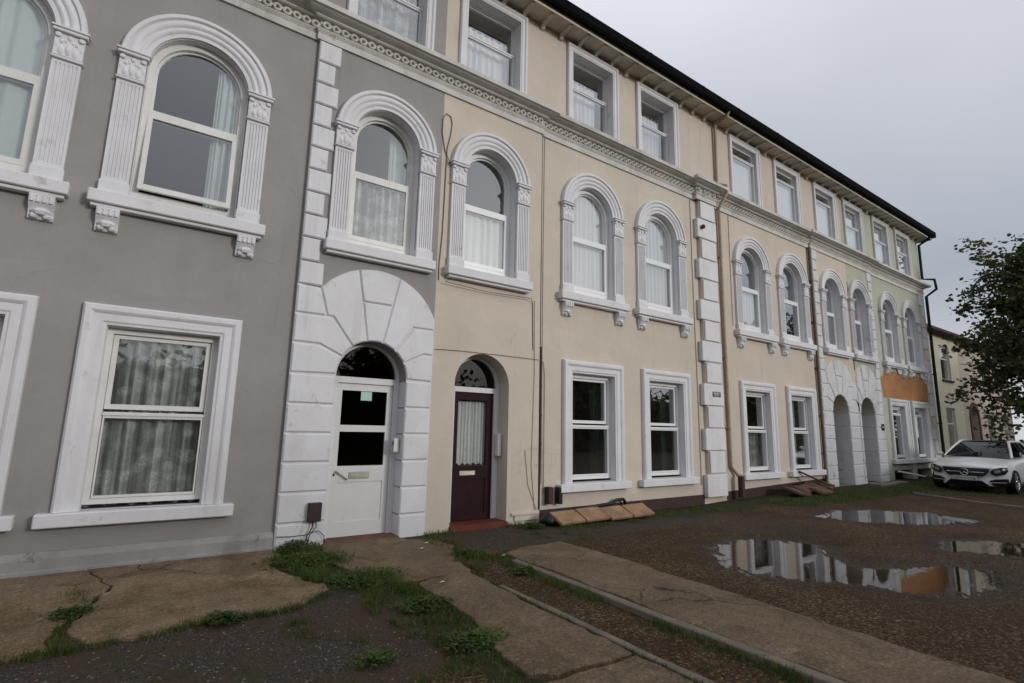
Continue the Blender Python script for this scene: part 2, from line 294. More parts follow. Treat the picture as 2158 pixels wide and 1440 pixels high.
class MB:
    def __init__(s): s.v = []; s.f = []; s.m = []
    def add(s, vs, fs, mi=0):
        b = len(s.v); s.v += [tuple(map(float, q)) for q in vs]; s.f += [tuple(b+i for i in q) for q in fs]; s.m += [mi]*len(fs); return s
    def box(s, x0, x1, y0, y1, z0, z1, c=0.0, mi=0):
        if c <= 0:
            vs = [(x, y, z) for x in (x0, x1) for y in (y0, y1) for z in (z0, z1)]
            return s.add(vs, [(0, 1, 3, 2), (4, 6, 7, 5), (0, 4, 5, 1), (2, 3, 7, 6), (0, 2, 6, 4), (1, 5, 7, 3)], mi)
        lo, hi = (x0, y0, z0), (x1, y1, z1); vs = []; ix = {}
        for cx in (0, 1):
            for cy in (0, 1):
                for cz in (0, 1):
                    for a in range(3):
                        co = [(lo, hi)[k][i] for i, k in enumerate((cx, cy, cz))]
                        for i, k in enumerate((cx, cy, cz)):
                            if i != a: co[i] += c if k == 0 else -c
                        ix[(cx, cy, cz, a)] = len(vs); vs.append(co)
        fs = []
        for a in range(3):
            o1, o2 = [i for i in range(3) if i != a]
            for k in (0, 1):
                q = []
                for i, j in ((0, 0), (0, 1), (1, 1), (1, 0)):
                    t = [0, 0, 0]; t[a] = k; t[o1] = i; t[o2] = j; q.append(ix[tuple(t)+(a,)])
                fs.append(tuple(q))
            for i in (0, 1):
                for j in (0, 1):
                    t0 = [0, 0, 0]; t0[o1] = i; t0[o2] = j; t1 = list(t0); t1[a] = 1
                    fs.append((ix[tuple(t0)+(o1,)], ix[tuple(t1)+(o1,)], ix[tuple(t1)+(o2,)], ix[tuple(t0)+(o2,)]))
        for cx in (0, 1):
            for cy in (0, 1):
                for cz in (0, 1): fs.append(tuple(ix[(cx, cy, cz, a)] for a in range(3)))
        return s.add(vs, fs, mi)
    def prism(s, loops, y0, y1, mi=0, cham=0.0, back=True):
        """polygon (with holes) in xz extruded from y0 (front) to y1; cham insets the front of the outer loop"""
        loops = [[tuple(q) for q in l] for l in loops]
        if cham and len(loops) == 1:
            l = loops[0]; ins = inset(l, cham); n = len(l)
            vs = [(x, y0, z) for x, z in ins]+[(x, y0+cham, z) for x, z in l]+[(x, y1, z) for x, z in l]
            tr = tessellate_polygon([[Vector((x, z, 0)) for x, z in ins]])
            fs = [tuple(t) for t in tr]
            for i in range(n):
                j = (i+1) % n; fs += [(i, j, n+j, n+i), (n+i, n+j, 2*n+j, 2*n+i)]
            return s.add(vs, fs, mi)
        flat = [q for l in loops for q in l]; n = len(flat)
        tr = tessellate_polygon([[Vector((x, z, 0)) for x, z in l] for l in loops])
        vs = [(x, y0, z) for x, z in flat]+[(x, y1, z) for x, z in flat]
        fs = [tuple(t) for t in tr]
        if back: fs += [tuple(n+i for i in reversed(t)) for t in tr]
        b = 0
        for l in loops:
            k = len(l)
            for i in range(k):
                j = (i+1) % k; fs.append((b+i, b+j, n+b+j, n+b+i))
            b += k
        return s.add(vs, fs, mi)
    def strip(s, rows, mi=0, closed=False, caps=False):
        k = len(rows[0]); vs = [q for rw in rows for q in rw]; fs = []
        for i in range(len(rows)-1):
            for j in range(k if closed else k-1):
                j2 = (j+1) % k; fs.append((i*k+j, i*k+j2, (i+1)*k+j2, (i+1)*k+j))
        if caps:
            fs.append(tuple(range(k))[::-1]); fs.append(tuple((len(rows)-1)*k+i for i in range(k)))
        return s.add(vs, fs, mi)
    def tube(s, pts, r, n=8, mi=0, caps=True):
        pts = [Vector(p) for p in pts]; rows = []; up = Vector((0, 0, 1)); rr = r if hasattr(r, '__len__') else [r]*len(pts)
        pn = None
        for i, p in enumerate(pts):
            d = (pts[min(i+1, len(pts)-1)]-pts[max(i-1, 0)]).normalized()
            if pn is None:
                a = up if abs(d.z) < .9 else Vector((1, 0, 0)); e1 = d.cross(a).normalized()
            else: e1 = (pn-d*pn.dot(d)).normalized()
            pn = e1; e2 = d.cross(e1)
            rows.append([tuple(p+(e1*math.cos(2*math.pi*k/n)+e2*math.sin(2*math.pi*k/n))*rr[i]) for k in range(n)])
        return s.strip(rows, mi, True, caps)
    def bump(s, c, rad, mi=0, seg=6):
        rows = []
        for i in range(5):
            a = -math.pi/2+math.pi*i/4
            rows.append([(c[0]+rad[0]*math.cos(a)*math.cos(2*math.pi*j/seg), c[1]+rad[1]*math.cos(a)*math.sin(2*math.pi*j/seg), c[2]+rad[2]*math.sin(a)) for j in range(seg)])
        return s.strip(rows, mi, True)
    def mesh(s, name, mats, smooth=None, recalc=True, org=(0, 0, 0)):
        me = bpy.data.meshes.new(name); ox, oy, oz = org
        me.from_pydata([(x-ox, y-oy, z-oz) for x, y, z in s.v], [], s.f)
        for mn in ([mats] if isinstance(mats, str) else mats): me.materials.append(MATS[mn])
        if len(set(s.m)) > 1: me.polygons.foreach_set('material_index', s.m)
        if recalc:
            bm = bmesh.new(); bm.from_mesh(me); bmesh.ops.recalc_face_normals(bm, faces=bm.faces); bm.to_mesh(me); bm.free()
        if smooth:
            me.polygons.foreach_set('use_smooth', [True]*len(me.polygons)); me.set_sharp_from_angle(angle=R(smooth))
        me.update(); return me
    def build(s, name, mats, parent=None, smooth=None, recalc=True):
        a = np.array(s.v); lo = a.min(0); hi = a.max(0)
        org = (round(float((lo[0]+hi[0])/2), 4), round(float((lo[1]+hi[1])/2), 4), round(float(lo[2]), 4))
        return link(name, s.mesh(name, mats, smooth, recalc, org), org, parent)
def inset(l, c):
    n = len(l); area = sum(l[i][0]*l[(i+1) % n][1]-l[(i+1) % n][0]*l[i][1] for i in range(n)); sg = 1 if area > 0 else -1; out = []
    for i in range(n):
        p, q, r_ = Vector(l[i-1]), Vector(l[i]), Vector(l[(i+1) % n])
        d1 = (q-p).normalized(); d2 = (r_-q).normalized(); n1 = Vector((-d1.y, d1.x))*sg; n2 = Vector((-d2.y, d2.x))*sg
        b = n1+n2; k = max(.35, 1+n1.dot(n2)); out.append(tuple(q+b*(c/k)))
    return out
def sweep_xz(path, prof, closed=False):
    """path in xz (list), prof list of (t outward, y): mitred; outward = left of travel"""
    n = len(path); rows = []
    for i in range(n):
        p = Vector(path[i]); ds = []
        if i > 0: ds.append((p-Vector(path[i-1])).normalized())
        if i < n-1: ds.append((Vector(path[i+1])-p).normalized())
        if len(ds) == 1: nn = Vector((-ds[0].y, ds[0].x))
        else:
            n1 = Vector((-ds[0].y, ds[0].x)); n2 = Vector((-ds[1].y, ds[1].x)); nn = (n1+n2)/(1+n1.dot(n2))
        rows.append([(p.x+nn.x*t, y, p.y+nn.y*t) for t, y in prof])
    return rows
def arc(cx, cz, r, a0, a1, n): return [(cx+r*math.cos(a0+(a1-a0)*i/n), cz+r*math.sin(a0+(a1-a0)*i/n)) for i in range(n+1)]
def arch_loop(cx, hw, z0, zs, n=18): return [(cx-hw, z0), (cx+hw, z0)]+arc(cx, zs, hw, 0, math.pi, n)
def rect(x0, x1, z0, z1): return [(x0, z0), (x1, z0), (x1, z1), (x0, z1)]

# ------------------------------------------------------------------ ground
def sstep(a, b, x):
    t = np.clip((x-a)/(b-a), 0, 1); return t*t*(3-2*t)
PH = RNG.uniform(0, 6.28, (24, 2)); FR = RNG.uniform(.5, 7, 24); AN = RNG.uniform(0, 6.28, 24)
def wob(x, y):
    z = 0
    for (p1, p2), f_, a in zip(PH, FR, AN): z = z+np.sin((x*np.cos(a)+y*np.sin(a))*f_+p1)/(f_**.8+1)
    return z*.004
PUD = [([(6.41, -2.52), (6.96, -2.40), (7.36, -2.50), (7.80, -2.90), (7.80, -3.26), (7.30, -3.56), (6.98, -3.93), (7.1, -4.15), (7.98, -4.5), (8.2, -4.85), (7.6, -5.10), (6.95, -5.12), (6.57, -4.94), (6.34, -4.66), (6.2, -4.22), (5.88, -3.97), (5.64, -3.57), (5.75, -3.10)], -.030),
       ([(10.5, -1.95), (11.6, -1.75), (12.4, -2.1), (13.1, -2.75), (12.8, -3.6), (12.0, -3.65), (11.2, -3.2), (10.6, -2.6)], -.022),
       ([(9.1, -4.2), (9.9, -4.0), (10.5, -4.35), (10.9, -5.0), (9.9, -5.3), (9.4, -4.75)], -.028)]
def polydist(x, y, poly):
    """signed distance, positive inside"""
    d = np.full(x.shape, 1e9); ins = np.zeros(x.shape, bool); n = len(poly)
    for i in range(n):
        ax, ay = poly[i]; bx, by = poly[(i+1) % n]; ex, ey = bx-ax, by-ay
        t = np.clip(((x-ax)*ex+(y-ay)*ey)/(ex*ex+ey*ey), 0, 1); d = np.minimum(d, np.hypot(x-ax-t*ex, y-ay-t*ey))
        c = ((ay > y) != (by > y)) & (x < (bx-ax)*(y-ay)/(by-ay+1e-12)+ax); ins ^= c
    return np.where(ins, d, -d)
def hgt(x, y):
    x = np.asarray(x, float); y = np.asarray(y, float)
    z = .11*sstep(9.0, 15, x)*sstep(-1.8, -.4, y)+wob(x, y)*np.where((x < 30) & (x > -6), 1, 0)
    for poly, lv in PUD:
        d = polydist(x, y, poly)+wob(x*5, y*5)*8-.04
        d = d+.35*wob(x*19+3, y*19)*9+.25*wob(x*41, y*41+5)*9
        k = sstep(-.6, 0, d); z = z*(1-k)+(lv+.004)*k-.010*sstep(-.05, .12, d)-.035*sstep(.12, .5, d)
        z = z+np.where((d > -.4) & (d < .25), .9*wob(x*31, y*31)*.6, 0)
    return z
xs = np.concatenate([[-400, -120, -40, -15, -9], np.concatenate([np.arange(-5, 4.9, .09), np.arange(4.9, 14, .05), np.arange(14, 28.01, .12)]), [32, 40, 60, 110, 400]])
ys = np.concatenate([[-400, -120, -50, -25, -14, -10.5], np.arange(-8.2, .61, .06), [2, 6, 15, 40, 120, 400]])
GX, GY = np.meshgrid(xs, ys, indexing='ij'); GZ = hgt(GX, GY)
nx, ny = GX.shape
me = bpy.data.meshes.new('ground')
idx = np.arange(nx*ny).reshape(nx, ny)
quads = np.stack([idx[:-1, :-1], idx[1:, :-1], idx[1:, 1:], idx[:-1, 1:]], -1).reshape(-1, 4)
me.from_pydata(np.stack([GX, GY, GZ], -1).reshape(-1, 3).tolist(), [], quads.tolist())
me.materials.append(MATS['yard_ground'])
# zone: R tarmac, G moss, B wet
tarmac = np.maximum.reduce([sstep(2.1, 1.6, GX)*sstep(-4.1, -3.4, GY+.25*np.sin(GX*1.7)), sstep(3.2, 3.7, GX)*sstep(9.5, 7, GX)*sstep(-1.55, -1.1, GY), .55*sstep(8.5, 12, GX+1.2*(GY+4))*sstep(-3.8, -5, GY)])
moss = np.maximum.reduce([.75*np.exp(-((GX-2.0)/.30)**2)*sstep(-1.4, -2.0, GY), .6*np.exp(-((GX-3.42)/.10)**2)*sstep(-.9, -1.6, GY), .9*sstep(9.5, 11.5, GX)*sstep(21, 19, GX)*sstep(-1.5, -1.1, GY+.10*(GX-14)*.4)*sstep(.1, -.2, GY), .75*sstep(6.8, 8, GX)*sstep(-1.2, -.7, GY), .8*sstep(.9, 1.5, GX)*sstep(2.5, 2.1, GX)*sstep(-2.6, -1.8, GY)])
wetm = np.zeros_like(GX)
for poly, lv in PUD: wetm = np.maximum(wetm, sstep(-.42, 0.02, polydist(GX, GY, poly)))
wetm = np.maximum(wetm, .55*sstep(.1, .9, np.sin(GX*1.1+GY*.8)*np.sin(GX*.5-GY*1.3+1)+.15)*sstep(5, 6, GX))
zone = np.ones((nx*ny, 4), np.float32); zone[:, 0] = tarmac.ravel(); zone[:, 1] = moss.ravel(); zone[:, 2] = wetm.ravel()
ca = me.color_attributes.new('zone', 'FLOAT_COLOR', 'POINT'); ca.data.foreach_set('color', zone.ravel())
me.polygons.foreach_set('use_smooth', [True]*len(me.polygons))
tag(link('ground', me), kind='structure')

for poly, lv in PUD:
    cx = sum(p[0] for p in poly)/len(poly); cy = sum(p[1] for p in poly)/len(poly)
    q = [(cx+(a-cx)*1.10, cy+(b-cy)*1.10) for a, b in poly]
    mb = MB(); tr = tessellate_polygon([[Vector((a, b, 0)) for a, b in q]]); mb.add([(a, b, lv+.004) for a, b in q], [tuple(t) for t in tr])
    o = mb.build('puddle', 'water', recalc=False); tag(o, kind='structure')
    for pl in o.data.polygons:
        if pl.normal.z < 0: o.data.flip_normals(); break

def ground_slab(name, poly, top, mat, sub=.05, rag=.02, drop=.10, kind='structure'):
    """irregular cast slab: densified ragged outline, top follows the ground"""
    pts = []
    n = len(poly)
    for i in range(n):
        a, b = Vector(poly[i]), Vector(poly[(i+1) % n]); k = max(1, int((b-a).length/sub))
        for j in range(k):
            p = a.lerp(b, j/k); pts.append((p.x+rag*(mnoise.noise((p.x*3.1, p.y*3.1, 1.7))*2+mnoise.noise((p.x*11, p.y*11, 4.7))*1.1+mnoise.noise((p.x*29, p.y*29, 2.7))*.5), p.y+rag*(mnoise.noise((p.x*3.1, p.y*3.1, 9.1))*2+mnoise.noise((p.x*11, p.y*11, 3.1))*1.1+mnoise.noise((p.x*29, p.y*29, 6.1))*.5)))
    bm = bmesh.new(); c = .007
    ins = inset(pts, c)
    zt = [float(hgt(x, y))*.5+top for x, y in ins]
    mb = MB(); k = len(pts)
    mb.add([(x, y, z) for (x, y), z in zip(ins, zt)]+[(x, y, z-c) for (x, y), z in zip(pts, zt)]+[(x, y, z-drop) for (x, y), z in zip(pts, zt)],
           [tuple(t) for t in tessellate_polygon([[Vector((x, y, 0)) for x, y in ins]])]+[(i, (i+1) % k, k+(i+1) % k, k+i) for i in range(k)]+[(k+i, k+(i+1) % k, 2*k+(i+1) % k, 2*k+i) for i in range(k)])
    bm.free()
    o = mb.build(name, mat); tag(o, kind=kind); return o
ground_slab('concrete_path', [(2.30, -2.18), (2.62, -2.10), (2.88, -2.06), (2.84, -2.9), (2.83, -4.35), (2.20, -4.30), (2.05, -4.2), (2.06, -3.88), (2.26, -3.2), (2.24, -2.40)], .035, 'concrete')
ground_slab('concrete_path', [(2.21, -4.35), (2.83, -4.39), (2.85, -5.6), (2.86, -7.5), (1.95, -7.5), (2.0, -5.2), (2.04, -4.33)], .033, 'concrete')
ground_slab('concrete_path', [(3.62, -1.62), (3.95, -1.50), (4.60, -1.48), (4.66, -1.9), (4.60, -3.6), (4.55, -4.6), (4.50, -5.8), (4.48, -7.6), (3.62, -7.6), (3.60, -4.6), (3.62, -3.0)], .045, 'concrete')
ground_slab('path_kerb', [(3.50, -1.95), (3.585, -1.93), (3.583, -4.0), (3.590, -7.6), (3.50, -7.6), (3.49, -4.0)], .047, 'concrete_edge', rag=.004)
ground_slab('path_kerb', [(2.89, -2.6), (2.95, -2.6), (2.95, -4.1), (2.96, -7.5), (2.89, -7.5), (2.88, -4.1)], .028, 'concrete_edge', rag=.006)
ground_slab('concrete_apron', [(-.30, -.06), (1.38, -.05), (1.42, -.35), (1.22, -.75), (1.30, -1.3), (1.52, -1.75), (1.50, -1.95), (1.05, -2.25), (.46, -2.2), (.22, -2.28), (-.17, -2.30), (-.28, -1.9), (-.22, -1.3), (-.10, -.8)], .024, 'apron_concrete', rag=.035)
ground_slab('concrete_apron', [(-4.5, -.06), (-.315, -.06), (-.12, -.8), (-.26, -1.3), (-.36, -1.85), (-.38, -2.28), (-.6, -2.32), (-1.4, -2.2), (-3.0, -2.3), (-4.5, -2.25)], .021, 'apron_concrete', rag=.03)
ground_slab('concrete_apron', [(1.95, -.02), (2.95, -.02), (2.98, -.30), (3.30, -.40), (3.32, -.9), (3.05, -1.5), (2.95, -2.0), (2.3, -2.08), (1.95, -1.9), (1.86, -1.3), (1.78, -.7)], .022, 'concrete')
ground_slab('yard_kerb', [(16.6, -1.45), (16.72, -1.45), (15.9, -3.0), (15.75, -5.2), (15.6, -8), (15.48, -8), (15.62, -5.2), (15.78, -3.0)], .05, 'concrete_edge', rag=.006)

# ------------------------------------------------------------------ terrace of houses
SP_AR, SP_T = 5.60, math.pi
RECT_PROF = [(0, .0), (0, -.030), (.025, -.034), (.040, -.046), (.115, -.046), (.130, -.060), (.150, -.072), (.195, -.072), (.215, -.050), (.220, 0)]
ARCH_PROF = [(0, .02), (0, -.028), (.045, -.030), (.058, -.048), (.080, -.054), (.100, -.042), (.115, -.042), (.130, -.062), (.160, -.070), (.190, -.058), (.200, -.050), (.215, -.080), (.255, -.080), (.270, -.060), (.270, .0)]
def side_scroll(w, x, y0, z1, h, d, mb, mi=0):
    """console bracket: curved side profile extruded over width w, top at z1, wall at y0, projecting d"""
    prof = [(0, z1), (-d, z1), (-d, z1-.10*h)]
    for i in range(7):
        a = i/6; prof.append((-d*(.96-.62*a**1.3+.10*math.sin(a*math.pi*2)), z1-h*(.12+.70*a)))
    prof += [(-d*.42, z1-h*.88), (-d*.30, z1-h*.98), (0, z1-h)]
    rows = [[(x-w/2, y0+a, b) for a, b in prof], [(x+w/2, y0+a, b) for a, b in prof]]
    n = len(prof); mb.strip(rows, mi, True)
    for rw in (0, 1):
        tr = tessellate_polygon([[Vector((a, b, 0)) for a, b in prof]]); mb.add(rows[rw], [tuple(t) for t in tr], mi)
_cache = {}
def shared(key, fn):
    if key not in _cache: _cache[key] = fn()
    return _cache[key]

def corbel_mesh(mat):
    def f():
        mb = MB(); side_scroll(.20, 0, 0, 0, .25, .115, mb)
        mb.bump((0, -.062, -.17), (.085, .05, .045)); mb.bump((-.05, -.045, -.215), (.045, .04, .03)); mb.bump((.05, -.045, -.215), (.045, .04, .03))
        for i in range(4): mb.box(-.088+i*.05, -.062+i*.05, -.123, -.10, -.085, -.008)
        return mb.mesh('corbel', mat, 40)
    return shared(('corbel', mat), f)
def capital_mesh(mat):
    def f():
        mb = MB(); h = .35
        mb.box(-.150, .150, -.105, 0, h-.05, h-.012, .008); mb.box(-.162, .162, -.118, 0, h-.012, h+.012, .005)
        mb.box(-.125, .125, -.065, 0, .04, h-.05); mb.box(-.138, .138, -.08, 0, 0, .03, .008)
        for i in (-1, 1):
            mb.bump((i*.098, -.072, h-.082), (.034, .022, .030), seg=8); mb.bump((i*.06, -.064, .10), (.034, .014, .055))
            mb.bump((i*.105, -.060, .16), (.018, .012, .05)); mb.bump((i*.03, -.064, .215), (.018, .010, .022))
        mb.bump((0, -.066, h-.09), (.026, .016, .035)); mb.bump((0, -.066, .12), (.030, .016, .07)); mb.bump((-.062, -.066, .205), (.022, .011, .026)); mb.bump((.062, -.066, .205), (.022, .011, .026))
        return mb.mesh('capital', mat, 40)
    return shared(('capital', mat), f)
def pilaster_mesh(mat, w, h):
    def f():
        plan = [(-w/2, 0), (-w/2, -.05), (-w/2+.02, -.05)]; n = 6; pitch = (w-.04)/n
        for i in range(n):
            x0 = -w/2+.02+i*pitch; plan += [(x0+pitch*.18, -.05), (x0+pitch*.34, -.036), (x0+pitch*.66, -.036), (x0+pitch*.82, -.05)]
        plan += [(w/2-.02, -.05), (w/2, -.05), (w/2, 0)]
        flat = [(-w/2, 0), (-w/2, -.05)]+[(p[0], -.05) for p in plan[2:-2]]+[(w/2, -.05), (w/2, 0)]
        rows = [[(a, b, 0) for a, b in flat], [(a, b, .03) for a, b in flat], [(a, b, .05) for a, b in plan], [(a, b, h-.05) for a, b in plan], [(a, b, h-.03) for a, b in flat], [(a, b, h) for a, b in flat]]
        mb = MB(); mb.strip(rows); return mb.mesh('pilaster', mat)
    return shared(('pil', mat, round(w, 3), round(h, 3)), f)
def pane(name, loop, y, mat, parent):
    mb = MB(); tr = tessellate_polygon([[Vector((x, z, 0)) for x, z in loop]]); mb.add([(x, y, z) for x, z in loop], [tuple(t) for t in tr])
    o = mb.build(name, mat, parent, None, False); a = loop; ar_ = sum(v.normal.y for v in o.data.polygons)
    if ar_ > 0: o.data.flip_normals()      # panes face the street
    return o
def curtain(name, x0, x1, z0, z1, y, mat, label, folds=9, amp=.025, group='curtains behind the terrace windows', cat='curtain'):
    n = 60; rows = []; ph = random.random()*6
    for k in range(5):
        z = z0+(z1-z0)*k/4; sway = 1+.25*math.sin(k*1.3+ph)
        rows.append([(x0+(x1-x0)*i/n, y+amp*sway*math.sin(folds*2*math.pi*i/n+ph+.5*math.sin(i*.35))+amp*.4*math.sin(i*.9+k*.3), z+(.015*math.sin(i*.6+ph) if k == 0 else 0)) for i in range(n+1)])
    mb = MB(); mb.strip(rows); return tag(mb.build(name, mat, None, 60), label, cat, group)

def rect_window(house, cx, wm, y0=0., zb=.62, zt=2.49, hw=.53, mid=(1.51, 1.66), frame='upvc', sill=True, upper=False, reveal=.10, glass='glass'):
    """sash window: the frame is the part, everything fixed round it its sub-parts"""
    yf = y0+reveal
    e_ = .5 if upper else 1.; iw = hw-.075*e_; zl0, zl1 = zb+.09*e_, mid[0]; zu0, zu1 = mid[1], zt-.09*e_
    fr = MB(); fr.prism([rect(cx-hw+.004, cx+hw-.004, zb+.004, zt-.004), rect(cx-iw-.012, cx+iw+.012, zl0-.03, zu1+.02)], yf, yf+.09)
    w = fr.build('window', frame, house)
    rv = MB(); z0_ = zb-.055 if sill else zb-.035; rv.prism([rect(cx-hw+.001, cx+hw-.001, z0_+.017, zt-.001), rect(cx-hw+.007, cx+hw-.007, z0_+.018, zt-.007)], y0-.002, yf-.001); rv.build('reveal_lining', wm, w)
    s = MB(); s.prism([rect(cx-iw-.008, cx+iw+.008, zu0-.055, zu1+.016), rect(cx-iw+.04*e_, cx+iw-.04*e_, zu0, zu1-.028*e_)], yf+.035, yf+.075); s.build('sash', frame, w)
    pane('pane', rect(cx-iw+.04*e_, cx+iw-.04*e_, zu0, zu1-.028*e_), yf+.058, glass, w)
    s = MB(); s.prism([rect(cx-iw-.004, cx+iw+.004, zl0-.026, zl1+.065), rect(cx-iw+.012, cx+iw-.012, zl0, zl1)], yf-.006, yf+.033); s.box(cx-iw-.01, cx+iw+.01, yf-.02, yf-.007, zl1+.03, zl1+.055); s.build('sash', frame, w)
    pane('pane', rect(cx-iw+.012, cx+iw-.012, zl0, zl1), yf+.014, glass, w)
    mb = MB(); path = [(cx+hw, zb-.04), (cx+hw, zt), (cx-hw, zt), (cx-hw, zb-.04)]
    prof = [(t*-1, y0+y-.001) for t, y in RECT_PROF] if not upper else [(-t*.68, y0+y*.8-.001) for t, y in RECT_PROF]
    mb.strip(sweep_xz(path, prof)); mb.build('surround', wm, w)
    if sill:
        mb = MB(); mb.box(cx-.86, cx+.85, y0-.125, y0+reveal-.004, zb-.175, zb-.042, .010); mb.build('sill', wm, w)
    else:
        mb = MB(); mb.box(cx-hw+.002, cx+hw-.002, y0-.02, yf, zb-.06, zb, .006); mb.build('sill', wm, w)
    return w
def arch_window(house, cx, wm, y0=0., hw=.53, corbels=True, frame='upvc', open_sash=0., mid=(5.0, 5.115), reveal=.10, flat_pil=False, glass='glass', sill_hw=None):
    yf = y0+reveal; zb = 3.96; iw = hw-.065
    fr = MB(); fr.prism([arch_loop(cx, hw-.004, zb, SP_AR), arch_loop(cx, iw-.01, 4.07, SP_AR)], yf, yf+.09)
    w = fr.build('window', frame, house)
    rv = MB(); rv.prism([arch_loop(cx, hw-.001, 3.93, SP_AR), arch_loop(cx, hw-.008, 3.931, SP_AR)], y0-.002, yf-.001); rv.build('reveal_lining', wm, w)
    s = MB(); up = [(cx-iw-.004, mid[0]-.0), (cx+iw+.004, mid[0]-.0)]+arc(cx, SP_AR, iw+.004, 0, math.pi, 18); hole = [(cx-iw+.035, mid[1]), (cx+iw-.035, mid[1])]+arc(cx, SP_AR, iw-.035, 0, math.pi, 18)
    s.prism([up, hole], yf+.045, yf+.085); s.build('sash', frame, w); pane('pane', hole, yf+.066, glass, w)
    s = MB(); s.prism([rect(cx-iw-.002, cx+iw+.002, 4.075, mid[1]-.01), rect(cx-iw+.05, cx+iw-.05, 4.14, mid[0])], yf+.004, yf+.042); so = s.build('sash', frame, w)
    po = pane('pane', rect(cx-iw+.05, cx+iw-.05, 4.14, mid[0]), yf+.024, glass, w)
    if open_sash:
        for o in (so, po):
            piv = Vector((cx, yf+.02, mid[1])); rm = Matrix.Translation(piv) @ Matrix.Rotation(-open_sash, 4, 'X') @ Matrix.Translation(-piv)
            mw = rm @ Matrix.Translation(o.location); o.location = mw.to_translation(); o.rotation_euler = mw.to_euler()
    mb = MB(); path = [(cx+hw*math.cos(a), SP_AR+hw*math.sin(a)) for a in np.linspace(0, math.pi, 33)]
    path = [(cx+hw, SP_AR-.0)]+path[1:-1]+[(cx-hw, SP_AR)]
    mb.strip(sweep_xz(path, [(-t, y0+y-.001) for t, y in ARCH_PROF])); mb.build('arch_moulding', wm, w, 40)
    for sg in (-1, 1):
        px = cx+sg*(hw+.133)
        link('pilaster', pilaster_mesh(wm, .245, 1.215), (px, y0-.001, 4.07), w)
        b = MB(); b.box(px-.135, px+.135, y0-.075, y0-.001, 3.925, 4.068, .008); b.build('pilaster_base', wm, w)
        link('capital', capital_mesh(wm), (px, y0-.001, 5.287), w)
        if corbels: link('corbel', corbel_mesh(wm), (px+.01*sg, y0-.001, 3.742), w)
    sh = sill_hw or (.865 if corbels else .80)
    b = MB(); b.box(cx-sh, cx+sh, y0-.140, y0+reveal-.004, 3.785, 3.923, .010); b.box(cx-sh+.03, cx+sh-.03, y0-.10, y0-.002, 3.745, 3.782, .006); b.build('sill', wm, w)
    b = MB(); b.prism([rect(cx-hw+.003, cx+hw-.003, 3.925, 3.958)], y0-.03, yf+.09); b.build('sub_sill', frame, w)
    return w

def top_window(house, cx, wm, mid=(8.19, 8.25), frame='upvc', reveal=.15):
    return rect_window(house, cx, wm, 0., 7.40, 8.87, .55, mid, frame, False, True, reveal)

BAY1, BAY2 = (1.38, 5.33), (15.13, 19.08)
DOORS = [2.445, 4.22, 16.21, 17.98]
BAYAW = [2.46, 4.27, 16.26, 18.06]
HOUSES = [
    dict(x0=-5.6, x1=3.34, wall='grey_render', trim='white_paint', wins=[-1.79, .06], aw=[-1.81, .07], tw=[-1.95, .06, 2.42], door=0, bay=(1.38, 3.34), label='grey rendered terraced house with white trim and a white part-glazed door'),
    dict(x0=3.34, x1=10.15, wall='cream_render', trim='white_paint', wins=[6.62, 8.65], aw=[6.62, 8.61], tw=[4.28, 6.65, 8.61], door=1, bay=(3.34, 5.33), label='cream terraced house with a maroon front door in a plain arch'),
    dict(x0=10.15, x1=17.34, wall='pale_cream_render', trim='white_paint', wins=[12.03, 14.10], aw=[12.08, 14.06], tw=[12.03, 14.13, 16.35], door=2, bay=(15.13, 17.34), label='cream terraced house with a brown downpipe beside its open white porch'),
    dict(x0=17.34, x1=23.90, wall='green_render', trim='worn_paint', wins=[20.45, 22.35], aw=[20.45, 22.35], tw=[18.27, 20.42, 22.35], door=3, bay=(17.34, 19.08), label='pale green end house with worn trim and an orange wall patch'),
]
DOOR_HW, DOOR_SPR = .495, 2.14
PROF_C = [(.0, 6.79), (.030, 6.79), (.034, 6.87), (.026, 6.885), (.040, 6.905), (.060, 6.935), (.060, 6.945), (.012, 6.950), (.012, 7.085), (.070, 7.090), (.092, 7.105), (.095, 7.120), (.115, 7.126), (.150, 7.135), (.190, 7.150), (.205, 7.165), (.240, 7.168), (.246, 7.235), (.225, 7.250)]
PROF_T = [(.225, 7.252), (.10, 7.315), (.02, 7.365), (.0, 7.37)]
PLAN = [(-6.5, 0), (1.38, 0), (1.38, -.05), (5.33, -.05), (5.33, 0), (9.80, 0), (9.80, -.09), (10.50, -.09), (10.50, 0), (15.13, 0), (15.13, -.05), (19.08, -.05), (19.08, 0), (23.90, 0), (23.90, 2.5)]
def plan_slice(a, b, last):
    pts = []
    for i in range(len(PLAN)-1):
        (ax, ay), (bx, by) = PLAN[i], PLAN[i+1]
        if ay == by:
            if a > ax and a < bx: pts.append((a, ay))
        if a < bx < b or (last and bx >= b): pts.append((bx, by))
        if ay == by and ax < b < bx: pts.append((b, by))
    return pts
def sweep_plan(path, prof):
    rows = []; n = len(path)
    for i in range(n):
        p = Vector(path[i]); ds = []
        if i > 0: ds.append((p-Vector(path[i-1])).normalized())
        if i < n-1: ds.append((Vector(path[i+1])-p).normalized())
        ns = [Vector((d.y, -d.x)) for d in ds]
        nn = ns[0] if len(ns) == 1 else (ns[0]+ns[1])/(1+ns[0].dot(ns[1]))
        rows.append([(p.x+nn.x*t, p.y+nn.y*t, z) for t, z in prof])
    return rows
def ring_mesh():
    mb = MB(); n = 12; ro, ri = .058, .026
    def circ(r, y): return [(r*math.cos(2*math.pi*i/n), y, r*math.sin(2*math.pi*i/n)) for i in range(n)]
    mb.strip([circ(ro, .033), circ(ro, -.008), circ((ro+ri)/2, -.018), circ(ri, -.008), circ(ri, .033)], 0, True)
    return mb.mesh('ring', 'ring_paint', 50)
